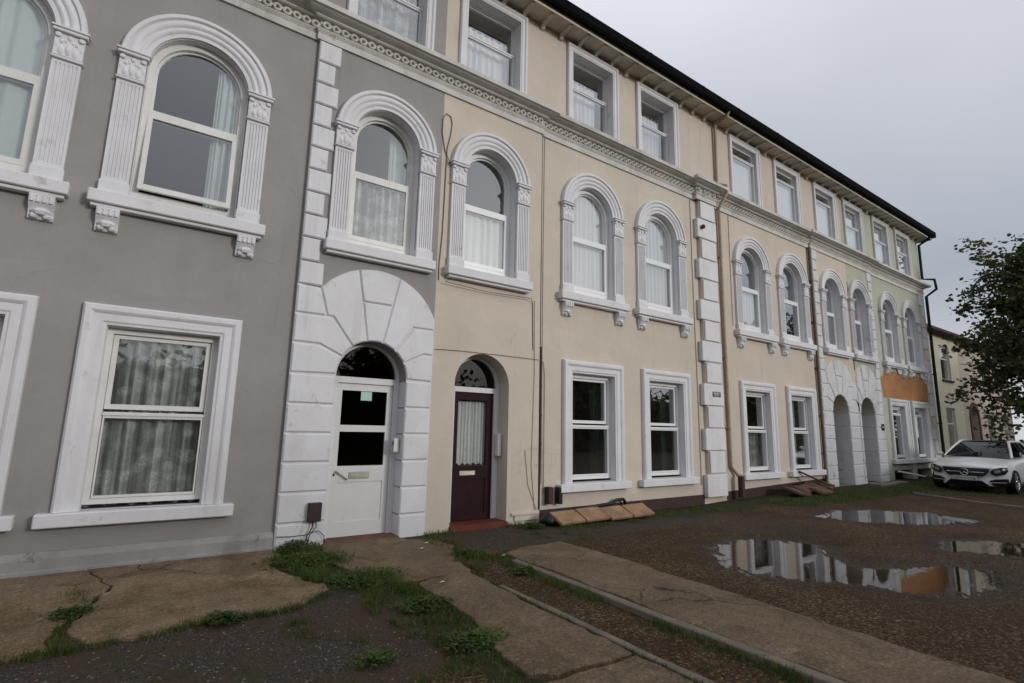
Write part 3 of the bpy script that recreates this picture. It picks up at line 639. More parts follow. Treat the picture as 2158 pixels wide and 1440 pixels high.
def bracket_mesh():
    mb = MB(); prof = [(0, 0), (-.335, 0), (-.335, -.030), (-.30, -.045), (-.22, -.040), (-.12, -.055), (-.07, -.085), (-.055, -.12), (-.03, -.135), (0, -.135)]
    w = .075; rows = [[(-w/2, a, b) for a, b in prof], [(w/2, a, b) for a, b in prof]]; mb.strip(rows, 0, True)
    for rw in rows: mb.add(rw, [tuple(t) for t in tessellate_polygon([[Vector((a, b, 0)) for a, b in prof]])])
    return mb.mesh('eaves_bracket', 'soffit_paint')

def block(house, name, poly, y0, y1, mat, cham=.016, gap=.0095):
    mb = MB(); mb.prism([inset(poly, gap)], y0, y1, 0, cham); return mb.build(name, mat, house)

JT = [0.0, .30, .66, 1.02, 1.38, 1.745, 2.12, 2.51, 2.89]
def rustic_arch(house, xl, xr, cx, y0, mat, deep, quoin_left, mirror=False):
    """white blocks round an arched doorway between xl and xr; mirror swaps sides"""
    mx = (lambda x: x) if not mirror else (lambda x: 2*cx-x)
    L, Rr = (xl, xr) if not mirror else (2*cx-xr, 2*cx-xl)
    hw = DOOR_HW-.010; yo = y0-.024
    P = lambda pts: [(mx(x), z) for x, z in pts]
    for i in range(6):
        z0, z1 = JT[i]-(.14 if i == 0 else 0), JT[i+1]
        block(house, 'quoin_stone', P(rect(L, cx-hw, z0, z1)), yo, y0+deep, mat)
        block(house, 'quoin_stone', P(rect(cx+hw, Rr, z0, z1)), yo, y0+deep, mat)
    A = lambda deg: (cx+hw*math.cos(R(deg)), DOOR_SPR+hw*math.sin(R(deg)))
    def ar(d0, d1, n=5): return [A(d0+(d1-d0)*i/n) for i in range(n+1)]
    jl = [103, 128, 151]; jr = [77, 52, 27]; OC, OR = (cx, 2.67), .98
    def oarc(x0, x1, n=6): return [(x0+(x1-x0)*i/n, OC[1]+math.sqrt(max(0, OR**2-(x0+(x1-x0)*i/n-cx)**2))) for i in range(n+1)]
    kl, kr = cx-.285, cx+.315
    yv = yo
    kz = 3.16; t = .50
    block(house, 'keystone', P(ar(jr[0], jl[0], 4)+[(cx-.20, kz), (cx+.225, kz)][:1]+[(cx+.225, kz)]), yv, y0+.02, mat)
    block(house, 'voussoir', P([(cx-.20, kz), (cx+.225, kz)]+oarc(kr, kl)), yv-.004, y0+.02, mat)
    lq = max(L+.29, cx-.775)
    block(house, 'voussoir', P(ar(jl[0], jl[1])+[(cx-.585, 2.895), (cx-.665, 2.895), (lq, 3.27)]+oarc(lq, kl)[1:]+[(cx-.20, kz)]), yv, y0+.02, mat)
    block(house, 'voussoir', P(ar(jl[1], jl[2])+[(cx-.735, 2.515), (L, 2.515), (L, 2.89), (cx-.585, 2.89)]), yv, y0+.02, mat)
    block(house, 'voussoir', P(ar(jl[2], 180)+[(L, 2.125), (L, 2.51), (cx-.735, 2.51)]), yv, y0+deep if False else y0+.02, mat)
    re = min(Rr, cx+.90)
    block(house, 'voussoir', P(ar(jr[1], jr[0])+[(cx+.225, kz)]+oarc(kr, re-.02)+[(re, 2.89), (cx+.565, 2.89)]), yv, y0+.02, mat)
    block(house, 'voussoir', P(ar(jr[2], jr[1])+[(cx+.565, 2.885), (Rr, 2.885), (Rr, 2.515), (cx+.735, 2.515)]), yv, y0+.02, mat)
    block(house, 'voussoir', P(ar(0, jr[2])+[(cx+.735, 2.51), (Rr, 2.51), (Rr, 2.125)]), yv, y0+.02, mat)
    if quoin_left:
        block(house, 'quoin_stone', P([(L, 2.895), (cx-.668, 2.895), (lq, 3.27), (L, 3.27)]), yv, y0+.02, mat)
        zs = list(np.linspace(3.275, 6.79, 12)); ws = [.32, .255]
        for i in range(11): block(house, 'quoin_stone', P(rect(L, L+ws[i % 2], zs[i], zs[i+1])), yo, y0+.02, mat)

houses = []
ring_m = ring_mesh(); brk_m = bracket_mesh()
for hi, H in enumerate(HOUSES):
    x0, x1 = H['x0'], H['x1']; last = hi == len(HOUSES)-1
    h = empty('terraced_house', ((x0+x1)/2, 3.0, 0), H['label'], 'house', 'houses of the stucco terrace'); houses.append(h)
    wm, tm = H['wall'], H['trim']; b0, b1 = H['bay']; dcx = DOORS[H['door']]; acx = BAYAW[H['door']]
    # --- wall with openings
    holes = [rect(c-.53, c+.53, .62-.05, 2.49) for c in H['wins']]+[arch_loop(c, .53, 3.92, SP_AR) for c in H['aw']]+[rect(c-.55, c+.55, 7.36, 8.87) for c in H['tw']]
    bh = [arch_loop(acx, .50, 3.92, SP_AR), arch_loop(dcx, DOOR_HW, -.25, DOOR_SPR)]
    if last: holes.append(rect(19.7, 21.2, .05, .42)); holes.append(rect(21.6, 22.9, .05, .42))
    eps = .0
    mb = MB(); mb.prism([rect(x0, x1, -.45, 9.12)]+holes+bh, 0, .30); mb.build('wall', wm, h)
    mb = MB(); mb.prism([rect(b0, b1, -.44, 6.86)]+bh, -.05, -.0008); mb.build('bay_wall', wm, h)
    # --- interior shell so that the rooms have depth
    mb = MB(); xa, xb = x0+.06, x1-.06
    mb.box(xa, xb, 5.5, 5.6, -.3, 9.1); mb.box(xa-.05, xa, .302, 5.5, -.3, 9.1); mb.box(xb, xb+.05, .302, 5.5, -.3, 9.1)
    for z in (.32, 3.35, 6.95, 9.0): mb.box(xa, xb, 1.35 if z < 1 else .302, 5.5, z-.1, z)
    xp = b0-.25 if b0-.25 > x0+1 else b1+.25
    mb.box(xp-.05, xp+.05, .302, 5.5, .32, 9.0)
    mb.build('interior_walls', 'interior', h)
    # --- roof
    mb = MB(); rx1 = x1 if not last else x1+.45; hipx = x1-3.2
    if not last: mb.add([(x0, -.40, 9.26), (x1, -.40, 9.26), (x1, 3.0, 11.2), (x0, 3.0, 11.2), (x0, 6.4, 9.26), (x1, 6.4, 9.26)], [(0, 1, 2, 3), (3, 2, 5, 4)])
    else: mb.add([(x0, -.40, 9.26), (rx1, -.40, 9.26), (hipx, 3.0, 11.2), (x0, 3.0, 11.2), (x0, 6.4, 9.26), (rx1, 6.4, 9.26)], [(0, 1, 2, 3), (3, 2, 5, 4), (1, 5, 2)])
    roof = mb.build('roof', 'slate', h)
    mb = MB(); mb.box(x0, rx1-(.06 if last else 0), -.36, -.001, 9.10, 9.125); mb.build('soffit', 'soffit_paint', h)
    mb = MB(); mb.box(x0, rx1-(.02 if last else 0), -.385, -.362, 9.075, 9.235, .004); mb.build('fascia', 'soffit_paint', h)
    mb = MB(); gp = [(-.387, 9.33), (-.395, 9.18), (-.425, 9.135), (-.475, 9.135), (-.51, 9.18), (-.52, 9.34), (-.505, 9.34), (-.495, 9.19), (-.47, 9.155), (-.43, 9.155), (-.41, 9.19), (-.40, 9.33)]
    gx1 = rx1+(.02 if last else 0)
    mb.strip([[(x0, a, b) for a, b in gp], [(gx1, a, b) for a, b in gp]], 0, True)
    for gx in np.arange(x0+.9, x1, 1.8): mb.strip([[(gx-.03, a*1.012, b-.006 if b < 9.25 else b) for a, b in gp[:7]], [(gx+.03, a*1.012, b-.006 if b < 9.25 else b) for a, b in gp[:7]]])
    mb.build('gutter', 'gutter_black', h)
    mb = MB(); mb.box(x0, rx1, -.395, -.30, 9.262, 9.345); mb.build('roof_edge', 'gutter_black', h)
    if last:
        mb = MB(); mb.box(x1+.0, x1+.43, 0.0, 6.3, 9.10, 9.125); mb.build('soffit', 'soffit_paint', h)
        mb = MB(); mb.box(x1+.43, x1+.455, -.36, 6.4, 9.075, 9.235); mb.box(x1+.457, x1+.56, -.49, 6.4, 9.17, 9.29); mb.build('gutter', 'gutter_black', h)
        mb = MB(); mb.box(x1-.30, x1-.001, .301, 6.2, -.4, 9.10); mb.build('gable_wall', wm, h)
    x = 4.87+.4525*math.ceil((x0-4.87)/.4525)
    while x < x1-.02:
        if x > -2.5: link('eaves_bracket', brk_m, (x, -.0015, 9.098), h)
        x += .4525
    # --- string cornice
    path = plan_slice(x0, x1, last)
    mb = MB(); mb.strip(sweep_plan(path, PROF_C)); co = mb.build('cornice', 'cornice_paint', h)
    mb = MB(); mb.strip(sweep_plan(path, PROF_T)); mb.build('cornice_top', 'weathered_top', co)
    for i in range(len(path)-1):
        (ax, ay), (bx, by) = path[i], path[i+1]
        if ay != by or bx-ax < .2: continue
        s0 = ax+.07; n = int((bx-ax-.14)/.1235); pitch = (bx-ax-.14)/max(1, n)
        for k in range(n+1):
            rx = s0+k*pitch
            if rx < -1.4: continue
            link('ring', ring_m, (rx, ay-.046, 7.0175), co)
    # --- windows
    for k, c in enumerate(H['wins']):
        md = (2.18, 2.26) if last else (1.51, 1.66)
        rect_window(h, c, tm, mid=md, frame='aged_upvc' if hi == 0 else 'upvc', zb=.62 if not last else .80)
    for k, c in enumerate(H['aw']):
        arch_window(h, c, tm, 0., open_sash=R(5.5) if (hi == 0 and k == 1) else 0., frame='aged_upvc' if hi == 0 else 'upvc')
    arch_window(h, acx, tm, -.05, .50, False, 'aged_upvc' if hi == 0 else 'upvc', reveal=.15)
    for k, c in enumerate(H['tw']):
        md = (8.19, 8.25)
        if hi == 2: md = (8.50, 8.575)
        top_window(h, c, tm, md, reveal=.15 if hi < 2 else .05)

H1, H2, H3, H4 = houses
# plinth of the grey house
mb = MB(); pr = [(.0, -.4), (-.075, -.4), (-.075, .045), (-.055, .055), (-.055, .155), (-.02, .215), (0, .218)]
mb.strip([[(-5.6, a-.0005, b) for a, b in pr], [(1.375, a-.0005, b) for a, b in pr]]); mb.build('plinth', 'grey_plinth', H1)
# white painted field behind the grey house's door blocks
def white_field(house, xl, xr, cx, y0, mat, quoin_left, mirror=False):
    OC, OR = 2.67, .975; hw = DOOR_HW+.002; mx = (lambda x: x) if not mirror else (lambda x: 2*cx-x)
    L, Rr = (xl, xr) if not mirror else (2*cx-xr, 2*cx-xl)
    def oz(x): return OC+math.sqrt(max(0, OR**2-(x-cx)**2))
    l2 = max(L+.002, cx-.90); r2 = min(Rr, cx+.90)
    pts = [(cx-hw, -.2), (L+.002, -.2), (L+.002, oz(l2) if not quoin_left else 3.28)]
    a = max(l2, cx-.775) if quoin_left else l2
    pts += [(a+(r2-a)*i/14, oz(a+(r2-a)*i/14)) for i in range(15)]
    pts += [(Rr-.002, oz(r2)-.03), (Rr-.002, -.2), (cx+hw, -.2)]+arc(cx, DOOR_SPR, hw, 0, math.pi, 18)
    mb = MB(); mb.prism([[(mx(x), z) for x, z in pts]], y0-.006, y0-.001); mb.build('painted_field', mat, house)
white_field(H1, 1.38, 3.34, DOORS[0], -.05, 'white_paint', True)
rustic_arch(H1, 1.378, 3.335, DOORS[0], -.056, 'white_paint', .27, True)
white_field(H3, 15.13, 17.34, DOORS[2], -.05, 'worn_paint', True)
rustic_arch(H3, 15.128, 17.33, DOORS[2], -.056, 'worn_paint', .35, True)
white_field(H4, 17.34, 19.08, DOORS[3], -.05, 'worn_paint', True, True)
rustic_arch(H4, 17.35, 19.082, DOORS[3], -.056, 'worn_paint', .35, True, True)
# party-wall pilaster between the two cream houses
zs = [6.79, 6.35, 5.87, 5.39, 4.91, 4.43, 3.96, 3.49, 3.02, 2.55, 2.06, 1.58, 1.10, .62, .13]
mb = MB(); mb.box(9.90, 10.46, -.072, -.001, .14, 6.85); mb.build('party_pilaster', 'cream_render', H2)
for i in range(14):
    wide = i % 2 == 1
    mb = MB(); a, b = (9.79, 10.50) if wide else (9.92, 10.46)
    mb.box(a, b, -.105, -.0735 if not wide else -.002, zs[i+1]+.014, zs[i]-.014, .010); mb.build('quoin_stone', 'white_paint', H2)
# worn quoins at the free end of the green house
zq = np.linspace(.15, 6.79, 17)
for i in range(16):
    a = 23.38 if i % 2 else 23.52
    mb = MB(); mb.box(a, 23.93, -.03, .25, zq[i]+.008, zq[i+1]-.008, .010); mb.build('quoin_stone', 'worn_paint' if i not in (10, 13, 4) else 'pink_render', H4)
# bare orange field between the two floors of the green house
top = []
for i in range(25):
    x = 23.36-(23.36-19.30)*i/24; top.append((x, 3.70-.10*abs(math.sin(i*1.1))-(.28*max(0, (x-22.6)/.76))-(.25 if x < 19.6 else 0)+.06*mnoise.noise((x*3, 0, 0))))
mb = MB(); mb.prism([[(19.42, 2.73), (23.30, 2.73)]+top], -.007, -.001); mb.build('bare_patch', 'orange_patch', H4)
for x, w in ((20.9, .5), (21.35, .35), (21.95, .6), (22.9, .5)):
    mb = MB(); mb.prism([[(x-w/2, 3.74), (x-w*.4, 3.60+.04*random.random()), (x-w*.1, 3.55), (x+w*.15, 3.62), (x+w*.3, 3.57), (x+w/2, 3.74)]], -.05, -.008); mb.build('plaster_remnant', 'worn_paint', H4)
mb = MB(); mb.box(17.30, 17.37, -.056, -.0512, 3.45, 3.74); mb.box(17.325, 17.36, -.056, -.0512, 4.9, 6.2); mb.build('rust_streak', 'rust_pipe', H4)
mb = MB(); mb.box(21.36, 21.46, -.03, -.001, .62, 2.72); mb.build('mullion_panel', 'worn_paint', H4)
# dark wall base (bitumen coat) on the cream houses
for hh, a, b, z0, z1 in ((H2, 5.40, 9.80, .185, .20), (H3, 10.60, 15.10, .22, .34)):
    mb = MB(); mb.prism([[(a, -.3), (b, -.3), (b, z1), ((a+b)/2, (z0+z1)/2+.005), (a, z0)]], -.006, -.001); mb.build('damp_course_coat', 'brown_plastic', hh)
mb = MB(); mb.box(4.80, 5.34, -.085, -.051, .145, .185, .005); mb.box(4.86, 5.34, -.075, -.051, .06, .14, .004); mb.build('base_ledge', 'cream_render', H2)

# ------------------------------------------------------------------ doors
def door_reveal_floor(house, cx, y1, mat='red_tile', z=.07):
    mb = MB(); mb.box(cx-.50, cx+.50, -.10, y1, -.05, z, .006); mb.build('threshold', mat, house)
# white part-glazed door
cx = 2.47; yd = .20
mb = MB(); mb.prism([[(cx-.49, .03), (cx-.41, .03), (cx-.41, 2.06), (cx+.39, 2.06), (cx+.39, .03), (cx+.47, .03)]+arc(2.445, DOOR_SPR, .49, 0, math.pi, 18), arch_loop(2.455, .43, 2.145, 2.16)], yd-.03, yd+.07)
dr = mb.build('door_frame', 'white_paint', H1); pane('fanlight', arch_loop(2.455, .43, 2.145, 2.16), yd+.02, 'dim_glass', dr)
mb = MB(); mb.prism([rect(cx-.405, cx+.385, .035, 2.055), rect(cx-.335, cx+.305, 1.49, 1.96), rect(cx-.335, cx+.305, .945, 1.40), rect(cx-.325, cx+.305, .225, .735)], yd, yd+.045)
d = mb.build('door', 'white_door', H1)
mb = MB(); mb.box(cx-.325, cx+.305, yd+.012, yd+.035, .225, .735); mb.build('door_panel', 'white_door', d)
pane('pane', rect(cx-.335, cx+.305, 1.49, 1.96), yd+.025, 'dim_glass', d); pane('pane', rect(cx-.335, cx+.305, .945, 1.40), yd+.025, 'dim_glass', d)
mb = MB(); mb.box(2.30, 2.58, yd-.012, yd-.001, .775, .865, .004); mb.box(2.32, 2.56, yd-.018, yd-.012, .79, .85, .002); mb.build('letter_plate', 'brass', d)
mb = MB(); mb.tube([(2.13, yd-.03, .875), (2.27, yd-.03, .775)], .009, 6); mb.box(2.115, 2.135, yd-.03, yd-.001, .865, .885); mb.box(2.265, 2.285, yd-.03, yd-.001, .765, .785); mb.build('pull_handle', 'brass', d)
mb = MB(); mb.bump((2.10, yd-.005, .835), (.014, .014, .02)); mb.build('lock', 'black_plastic', d)
mb = MB(); mb.box(2.40, 2.555, yd+.012, yd+.014, 1.83, 1.955); mb.build('notice', 'paper_note', d)
mb = MB(); mb.box(2.845, 2.925, .02, .075, 1.13, 1.32, .006); ep = mb.build('entryphone', 'aged_upvc', H1); mb = MB(); mb.box(2.838, 2.8445, .03, .06, 1.22, 1.28); mb.build('call_panel', 'black_plastic', ep)
door_reveal_floor(H1, 2.445, .30, 'brick', .03)
# meter box with leads on the quoin
mb = MB(); mb.box(1.73, 1.885, -.155, -.082, .31, .535, .006); mbx = mb.build('meter_box', 'brown_plastic', H1)
mb = MB(); mb.tube([(1.80, -.12, .32), (1.79, -.13, .24), (1.74, -.12, .15), (1.75, -.13, .04)], .007, 5); mb.tube([(1.83, -.12, .32), (1.84, -.13, .25), (1.77, -.125, .16), (1.74, -.13, .03)], .006, 5)
mb.tube([(1.78, -.12, .18), (1.87, -.12, .20), (1.94, -.12, .14), (1.96, -.12, .05)], .005, 5); mb.tube([(1.40, -.095, .165), (1.55, -.10, .155), (1.74, -.10, .16), (1.78, -.12, .2)], .005, 5); mb.build('lead', 'dark_cable', mbx)
# maroon door
cx = 4.29; yd = .26
mb = MB(); mb.prism([[(4.22-.49, .08), (3.89, .08), (3.89, 2.045), (4.62, 2.045), (4.62, .08), (4.71, .08)]+arc(4.22, DOOR_SPR, .49, 0, math.pi, 18), arch_loop(4.25, .40, 2.125, 2.18)], yd-.03, yd+.06)
dr = mb.build('door_frame', 'white_paint', H2); pane('fanlight', arch_loop(4.25, .40, 2.125, 2.18), yd+.02, 'dim_glass', dr)
mb = MB(); mb.prism([rect(3.895, 4.615, .085, 2.04), rect(3.97, 4.50, .90, 1.92), rect(4.0, 4.50, .17, .70)], yd, yd+.045); d = mb.build('door', 'maroon_paint', H2)
mb = MB(); mb.box(4.0, 4.50, yd+.014, yd+.035, .17, .70); mb.build('door_panel', 'maroon_paint', d)
pane('pane', rect(3.97, 4.50, .90, 1.92), yd+.02, 'dim_glass', d).data.materials[0] = MATS['glass']
mb = MB(); mb.box(4.03, 4.31, yd-.012, yd-.001, .755, .825, .004); mb.build('letter_plate', 'brass', d)
mb = MB(); mb.box(4.635, 4.70, .10, .21, 1.05, 1.40, .006); mb.build('entryphone', 'aged_upvc', H2)
door_reveal_floor(H2, 4.22, .34, 'red_tile', .075)
curtain('door_curtain', 3.95, 4.52, .92, 1.90, .34, 'white_sheer', 'pleated white curtain behind the glass of the maroon door', 9, .02)
# deep porches of the cream and the green house
for hh, c in ((H3, DOORS[2]), (H4, DOORS[3])):
    mb = MB(); mb.prism([arch_loop(c, .60, -.1, DOOR_SPR), arch_loop(c, .492, -.09, DOOR_SPR)], .302, 1.30, 0, 0, False); mb.build('porch_lining', 'worn_paint', hh)
    mb = MB(); mb.prism([arch_loop(c, .495, .02, DOOR_SPR)], 1.15, 1.2); dd = mb.build('door', 'grey_door', hh)
    mb = MB(); mb.box(c-.33, c+.33, 1.138, 1.149, .25, .95, .004); mb.box(c-.33, c+.33, 1.138, 1.149, 1.1, 1.9, .004); mb.build('door_panel', 'grey_door', dd)
    door_reveal_floor(hh, c, 1.2, 'concrete_edge', .12)
mb = MB(); mb.box(15.92, 15.98, .36, .46, 1.25, 1.5, .01); mb.build('entryphone', 'black_plastic', H3)

# ------------------------------------------------------------------ pipes, cables, boxes
def pipe(house, name, pts, r, mat, brackets=()):
    mb = MB(); mb.tube(pts, r, 8); o = mb.build(name, mat, house, 40)
    for z, x, y in brackets:
        b = MB(); b.tube([(x, y, z-.015), (x, y, z+.015)], r*1.35, 8); b.box(x-r*1.9, x+r*1.9, y+r*.5, y+r*1.5, z-.02, z+.02); b.build('pipe_clip', mat, o)
    return o
pipe(H2, 'downpipe', [(5.365, -.035, 2.88), (5.365, -.035, 1.3), (5.352, -.040, .20)], .022, 'brown_plastic', [(z, 5.365, -.035) for z in (2.2, 1.72, 1.25)])
pipe(H2, 'conduit', [(5.36, -.016, 6.78), (5.37, -.016, 2.90)], .008, 'cable')
pipe(H2, 'cable', [(5.42, -.010, 6.78), (5.415, -.010, 4.2), (5.42, -.010, 2.2), (5.43, -.010, .6)], .005, 'pale_cable')
pipe(H2, 'cable', [(5.20, -.058, 3.65), (5.22, -.058, 2.4), (5.18, -.058, .9), (5.26, -.058, .2)], .005, 'pale_cable')
pipe(H2, 'cable', [(5.05, -.058, 1.15), (5.12, -.058, .6), (5.30, -.058, .2)], .005, 'pale_cable')
pipe(H2, 'cable', [(3.37, -.058, 2.625), (3.8, -.060, 2.64), (4.4, -.058, 2.645), (5.28, -.058, 2.64), (5.44, -.015, 2.62), (5.47, -.015, 2.4), (5.47, -.015, .45)], .005, 'cable')
pipe(H2, 'cable', [(3.50, -.20, 3.70), (3.46, -.12, 3.66), (4.2, -.11, 3.63), (5.08, -.11, 3.66), (5.16, -.058, 3.60), (5.18, -.058, 2.8)], .006, 'cable')
lp = [(3.375, -.062, 3.68), (3.37, -.062, 3.9), (3.40, -.062, 4.4), (3.41, -.062, 5.0), (3.415, -.062, 5.55), (3.42, -.062, 5.85), (3.47, -.062, 6.1), (3.49, -.062, 6.3), (3.46, -.062, 6.42), (3.38, -.062, 6.44), (3.32, -.062, 6.33), (3.32, -.062, 6.1), (3.38, -.062, 5.8), (3.48, -.08, 5.60), (3.53, -.12, 5.58)]
pipe(H2, 'looped_cable', lp, .007, 'cable')
pipe(H2, 'cable', [(9.66, -.012, 6.78), (9.66, -.012, 5.0), (9.69, -.012, 2.4), (9.70, -.012, .4)], .006, 'cable')
pipe(H3, 'downpipe', [(10.70, -.46, 9.17), (10.70, -.40, 9.06), (10.70, -.06, 8.98), (10.70, -.05, 7.45), (10.70, -.30, 7.30), (10.70, -.30, 7.12), (10.70, -.06, 6.80), (10.72, -.05, 4.0), (10.74, -.05, .75), (10.80, -.05, .70), (10.95, -.08, .55)], .036, 'cream_pipe', [(z, 10.72, -.05) for z in (5.6, 3.2, 1.6)])
pipe(H3, 'cable', [(11.16, -.012, 6.78), (11.15, -.012, 5.5), (11.13, -.02, 4.0)], .006, 'cable')
pipe(H3, 'downpipe', [(15.04, -.055, 6.80), (15.04, -.055, 3.0), (15.03, -.06, .25)], .040, 'rust_pipe', [(z, 15.04, -.055) for z in (5.8, 4.6, 3.3, 2.0, 1.0)])
mb = MB(); mb.tube([(10.92, -.16, .10), (10.92, -.16, .55)], .07, 10); mb.build('gully_pipe', 'brown_plastic', H3)
pipe(H4, 'downpipe', [(23.98, -.46, 9.17), (23.96, -.36, 9.02), (23.94, -.06, 8.85), (23.94, -.05, 7.50), (24.02, -.40, 7.42), (24.06, -.42, 7.05), (23.99, -.10, 6.80), (23.99, -.09, 3.0), (23.99, -.09, .1)], .050, 'black_plastic', [(z, 23.99, -.09) for z in (5.5, 3.8, 2.0)])
mb = MB(); mb.bump((9.93, -.15, 6.13), (.06, .05, .055), 0, 10); mb.box(9.92, 9.95, -.13, -.105, 6.10, 6.16); mb.build('alarm_light', 'red_plastic', H2)
# plates
mb = MB(); mb.box(10.08, 10.37, -.112, -.1055, 2.265, 2.375, .003); npl = mb.build('name_plate', 'black_plastic', H2)
mb = MB()
for i in range(9): mb.box(10.10+i*.027, 10.118+i*.027, -.1145, -.1122, 2.333, 2.360)
mb.box(10.11, 10.33, -.1145, -.1122, 2.308, 2.318); mb.box(10.13, 10.31, -.1145, -.1122, 2.283, 2.293); mb.build('plate_lettering', 'plate_white', npl)
mb = MB(); mb.box(18.80, 19.00, -.092, -.0805, 1.66, 1.86, .003); npl = mb.build('number_plate', 'black_plastic', H4)
mb = MB(); mb.box(18.84, 18.96, -.0945, -.0922, 1.75, 1.78); mb.build('plate_lettering', 'plate_white', npl)
# vent and meter boxes low on the cream wall, waste pipe along the base
mb = MB(); mb.box(5.50, 5.60, -.12, -.004, .28, .55, .006); mb.build('vent_box', 'brown_plastic', H2)
mb = MB(); mb.box(5.72, 5.80, -.12, -.004, .27, .54, .006); mb.build('vent_box', 'black_plastic', H2)
pipe(H2, 'waste_pipe', [(5.55, -.10, .10), (6.2, -.09, .165), (6.95, -.08, .20), (7.02, -.08, .215), (7.10, -.08, .255), (7.28, -.08, .258), (7.33, -.07, .20), (7.33, -.07, .05)], .028, 'black_plastic', [(.17, 6.2, -.09)])
pipe(H2, 'waste_pipe', [(5.45, -.16, .07), (6.0, -.15, .085), (6.9, -.13, .12)], .022, 'black_plastic')
pipe(H4, 'plank_rail', [(19.3, -.25, .42), (20.8, -.45, .22)], .03, 'worn_paint')

# ------------------------------------------------------------------ curtains and blinds
G = 'curtains behind the terrace windows'
curtain('net_curtain', -.50, .58, .60, 2.48, .215, 'lace', 'floral lace net curtain in the ground-floor window of the grey house', 8, .03)
curtain('net_curtain', -2.35, -1.25, .60, 2.48, .215, 'lace', 'lace net curtain in the grey house window furthest from its door', 8, .03)
curtain('sheer_curtain', -2.33, -1.27, 3.95, 6.2, .215, 'sheer', 'pale green sheer curtain filling the arched window over the farthest grey ground-floor window', 6, .02)
curtain('sheer_curtain', .26, .60, 3.95, 6.05, .215, 'sheer', 'narrow sheer curtain drawn to one side of the opened arched window', 4, .03)
curtain('net_curtain', 1.98, 2.95, 3.95, 5.02, .205, 'lace', 'half-height lace curtain in the arched window above the white door', 8, .025)
curtain('sheer_curtain', 2.62, 2.95, 5.0, 6.0, .30, 'sheer', 'short sheer curtain beside the upper pane above the white door', 3, .02)
curtain('net_curtain', 3.79, 4.76, 3.95, 5.02, .205, 'white_sheer', 'half-height white net curtain in the arched window above the maroon door', 7, .02)
curtain('sheer_curtain', 6.10, 7.16, 3.95, 6.15, .205, 'white_sheer', 'full-length white curtain in the cream arched window nearest the thin black downpipe', 9, .02)
curtain('sheer_curtain', 8.08, 9.14, 3.95, 6.15, .205, 'white_sheer', 'full-length white curtain in the cream arched window beside the white quoin pilaster', 9, .02)
curtain('net_curtain', 3.75, 4.82, 7.4, 8.55, .34, 'white_sheer', 'white net curtain in the top-floor window above the maroon door', 8, .025)
curtain('net_curtain', 6.12, 7.02, 7.4, 8.55, .34, 'white_sheer', 'white net curtain in the top-floor window above the four leaning stone slabs', 8, .025)
curtain('net_curtain', 8.10, 9.02, 7.4, 8.62, .34, 'white_sheer', 'white net curtain in the top-floor window next before the cream downpipe', 8, .025)
curtain('net_curtain', 1.90, 2.94, 7.4, 8.6, .34, 'lace', 'lace curtain in the top-floor window above the white door', 7, .025)
curtain('net_curtain', 11.55, 12.52, .62, 1.5, .30, 'lace', 'half lace curtain in the ground-floor window just past the cream downpipe', 7, .025)
curtain('net_curtain', 13.75, 14.3, .62, 2.45, .30, 'sheer', 'drawn-back pale curtain in the ground-floor window beside the rusty downpipe', 4, .03)
curtain('sheer_curtain', 11.58, 12.58, 3.95, 5.0, .215, 'white_sheer', 'half-height white curtain in the arched window just past the cream downpipe', 8, .02)
curtain('sheer_curtain', 20.0, 20.9, 3.95, 4.9, .215, 'white_sheer', 'half-height white curtain in the first arched window of the green house past its porch', 8, .02)
for a, b, tx in ((6.12, 6.42, 'at the thin black downpipe side of the first cream ground-floor window'), (6.88, 7.14, 'on the inner side of the first cream ground-floor window'), (8.12, 8.36, 'on the inner side of the cream ground-floor window by the quoin pilaster'), (8.84, 9.16, 'on the quoin pilaster side of the cream ground-floor window')):
    curtain('drape', a, b, .60, 2.47, .34, 'dark_drape', 'dark green drape '+tx, 4, .035)
for c, w_ in ((16.26, 'above the open white porch of the cream house'), (18.06, 'above the open white porch of the green house')):
    curtain('window_blind', c-.46, c+.46, 3.95, 6.05, .20, 'grey_blind', 'grey vertical blind in the arched window '+w_, 13, .012, 'grey blinds over the far porches', 'blind')
for c, nm in ((12.03, 'first top-floor window past the cream downpipe'), (14.13, 'second top-floor window past the cream downpipe'), (16.35, 'top-floor window over the open porch of the cream house'), (18.27, 'top-floor window over the open porch of the green house'), (20.42, 'top-floor window of the green house over its arched pair'), (22.35, 'top-floor window nearest the end of the green house')):
    curtain('window_blind', c-.5, c+.5, 7.42, 8.48 if c < 17 else 8.80, .165, 'white_sheer', 'white blind added to brighten the '+nm, 2, .006, 'white blinds added to brighten the top floor', 'blind')  # white sheets added behind the glass, standing in for bright sky reflection

# ------------------------------------------------------------------ stone slabs, rubble, bag
sl = [(5.35, 5.86, 0), (5.885, 6.40, .01), (6.425, 6.94, -.005), (6.965, 7.50, .0)]
whr = ['beside the black rubbish bag', 'second from the black rubbish bag', 'third from the black rubbish bag', 'at the far end from the rubbish bag']
for (a, b, dz), wtxt in zip(sl, whr):
    mb = MB(); mb.box(-(b-a)/2, (b-a)/2, -.165, .165, -.04, .012, .010)
    o = link('paving_slab', mb.mesh('paving_slab', 'slab_stone'), ((a+b)/2, -.47, .135+dz), None, (R(24+random.uniform(-2, 2)), R(random.uniform(-1.5, 1.5)), R(random.uniform(-2, 2))))
    tag(o, 'buff stone paving slab leaning at the wall base, '+wtxt, 'paving slab', 'leaning stone slabs')
dw = empty('dwarf_wall', (6.4, -.33, 0), 'low brick upstand under the row of leaning stone slabs', 'wall')
def brick_me():
    mb = MB(); mb.box(-.105, .105, -.05, .05, 0, .062, .005); return mb.mesh('brick', 'brick')
bk = brick_me()
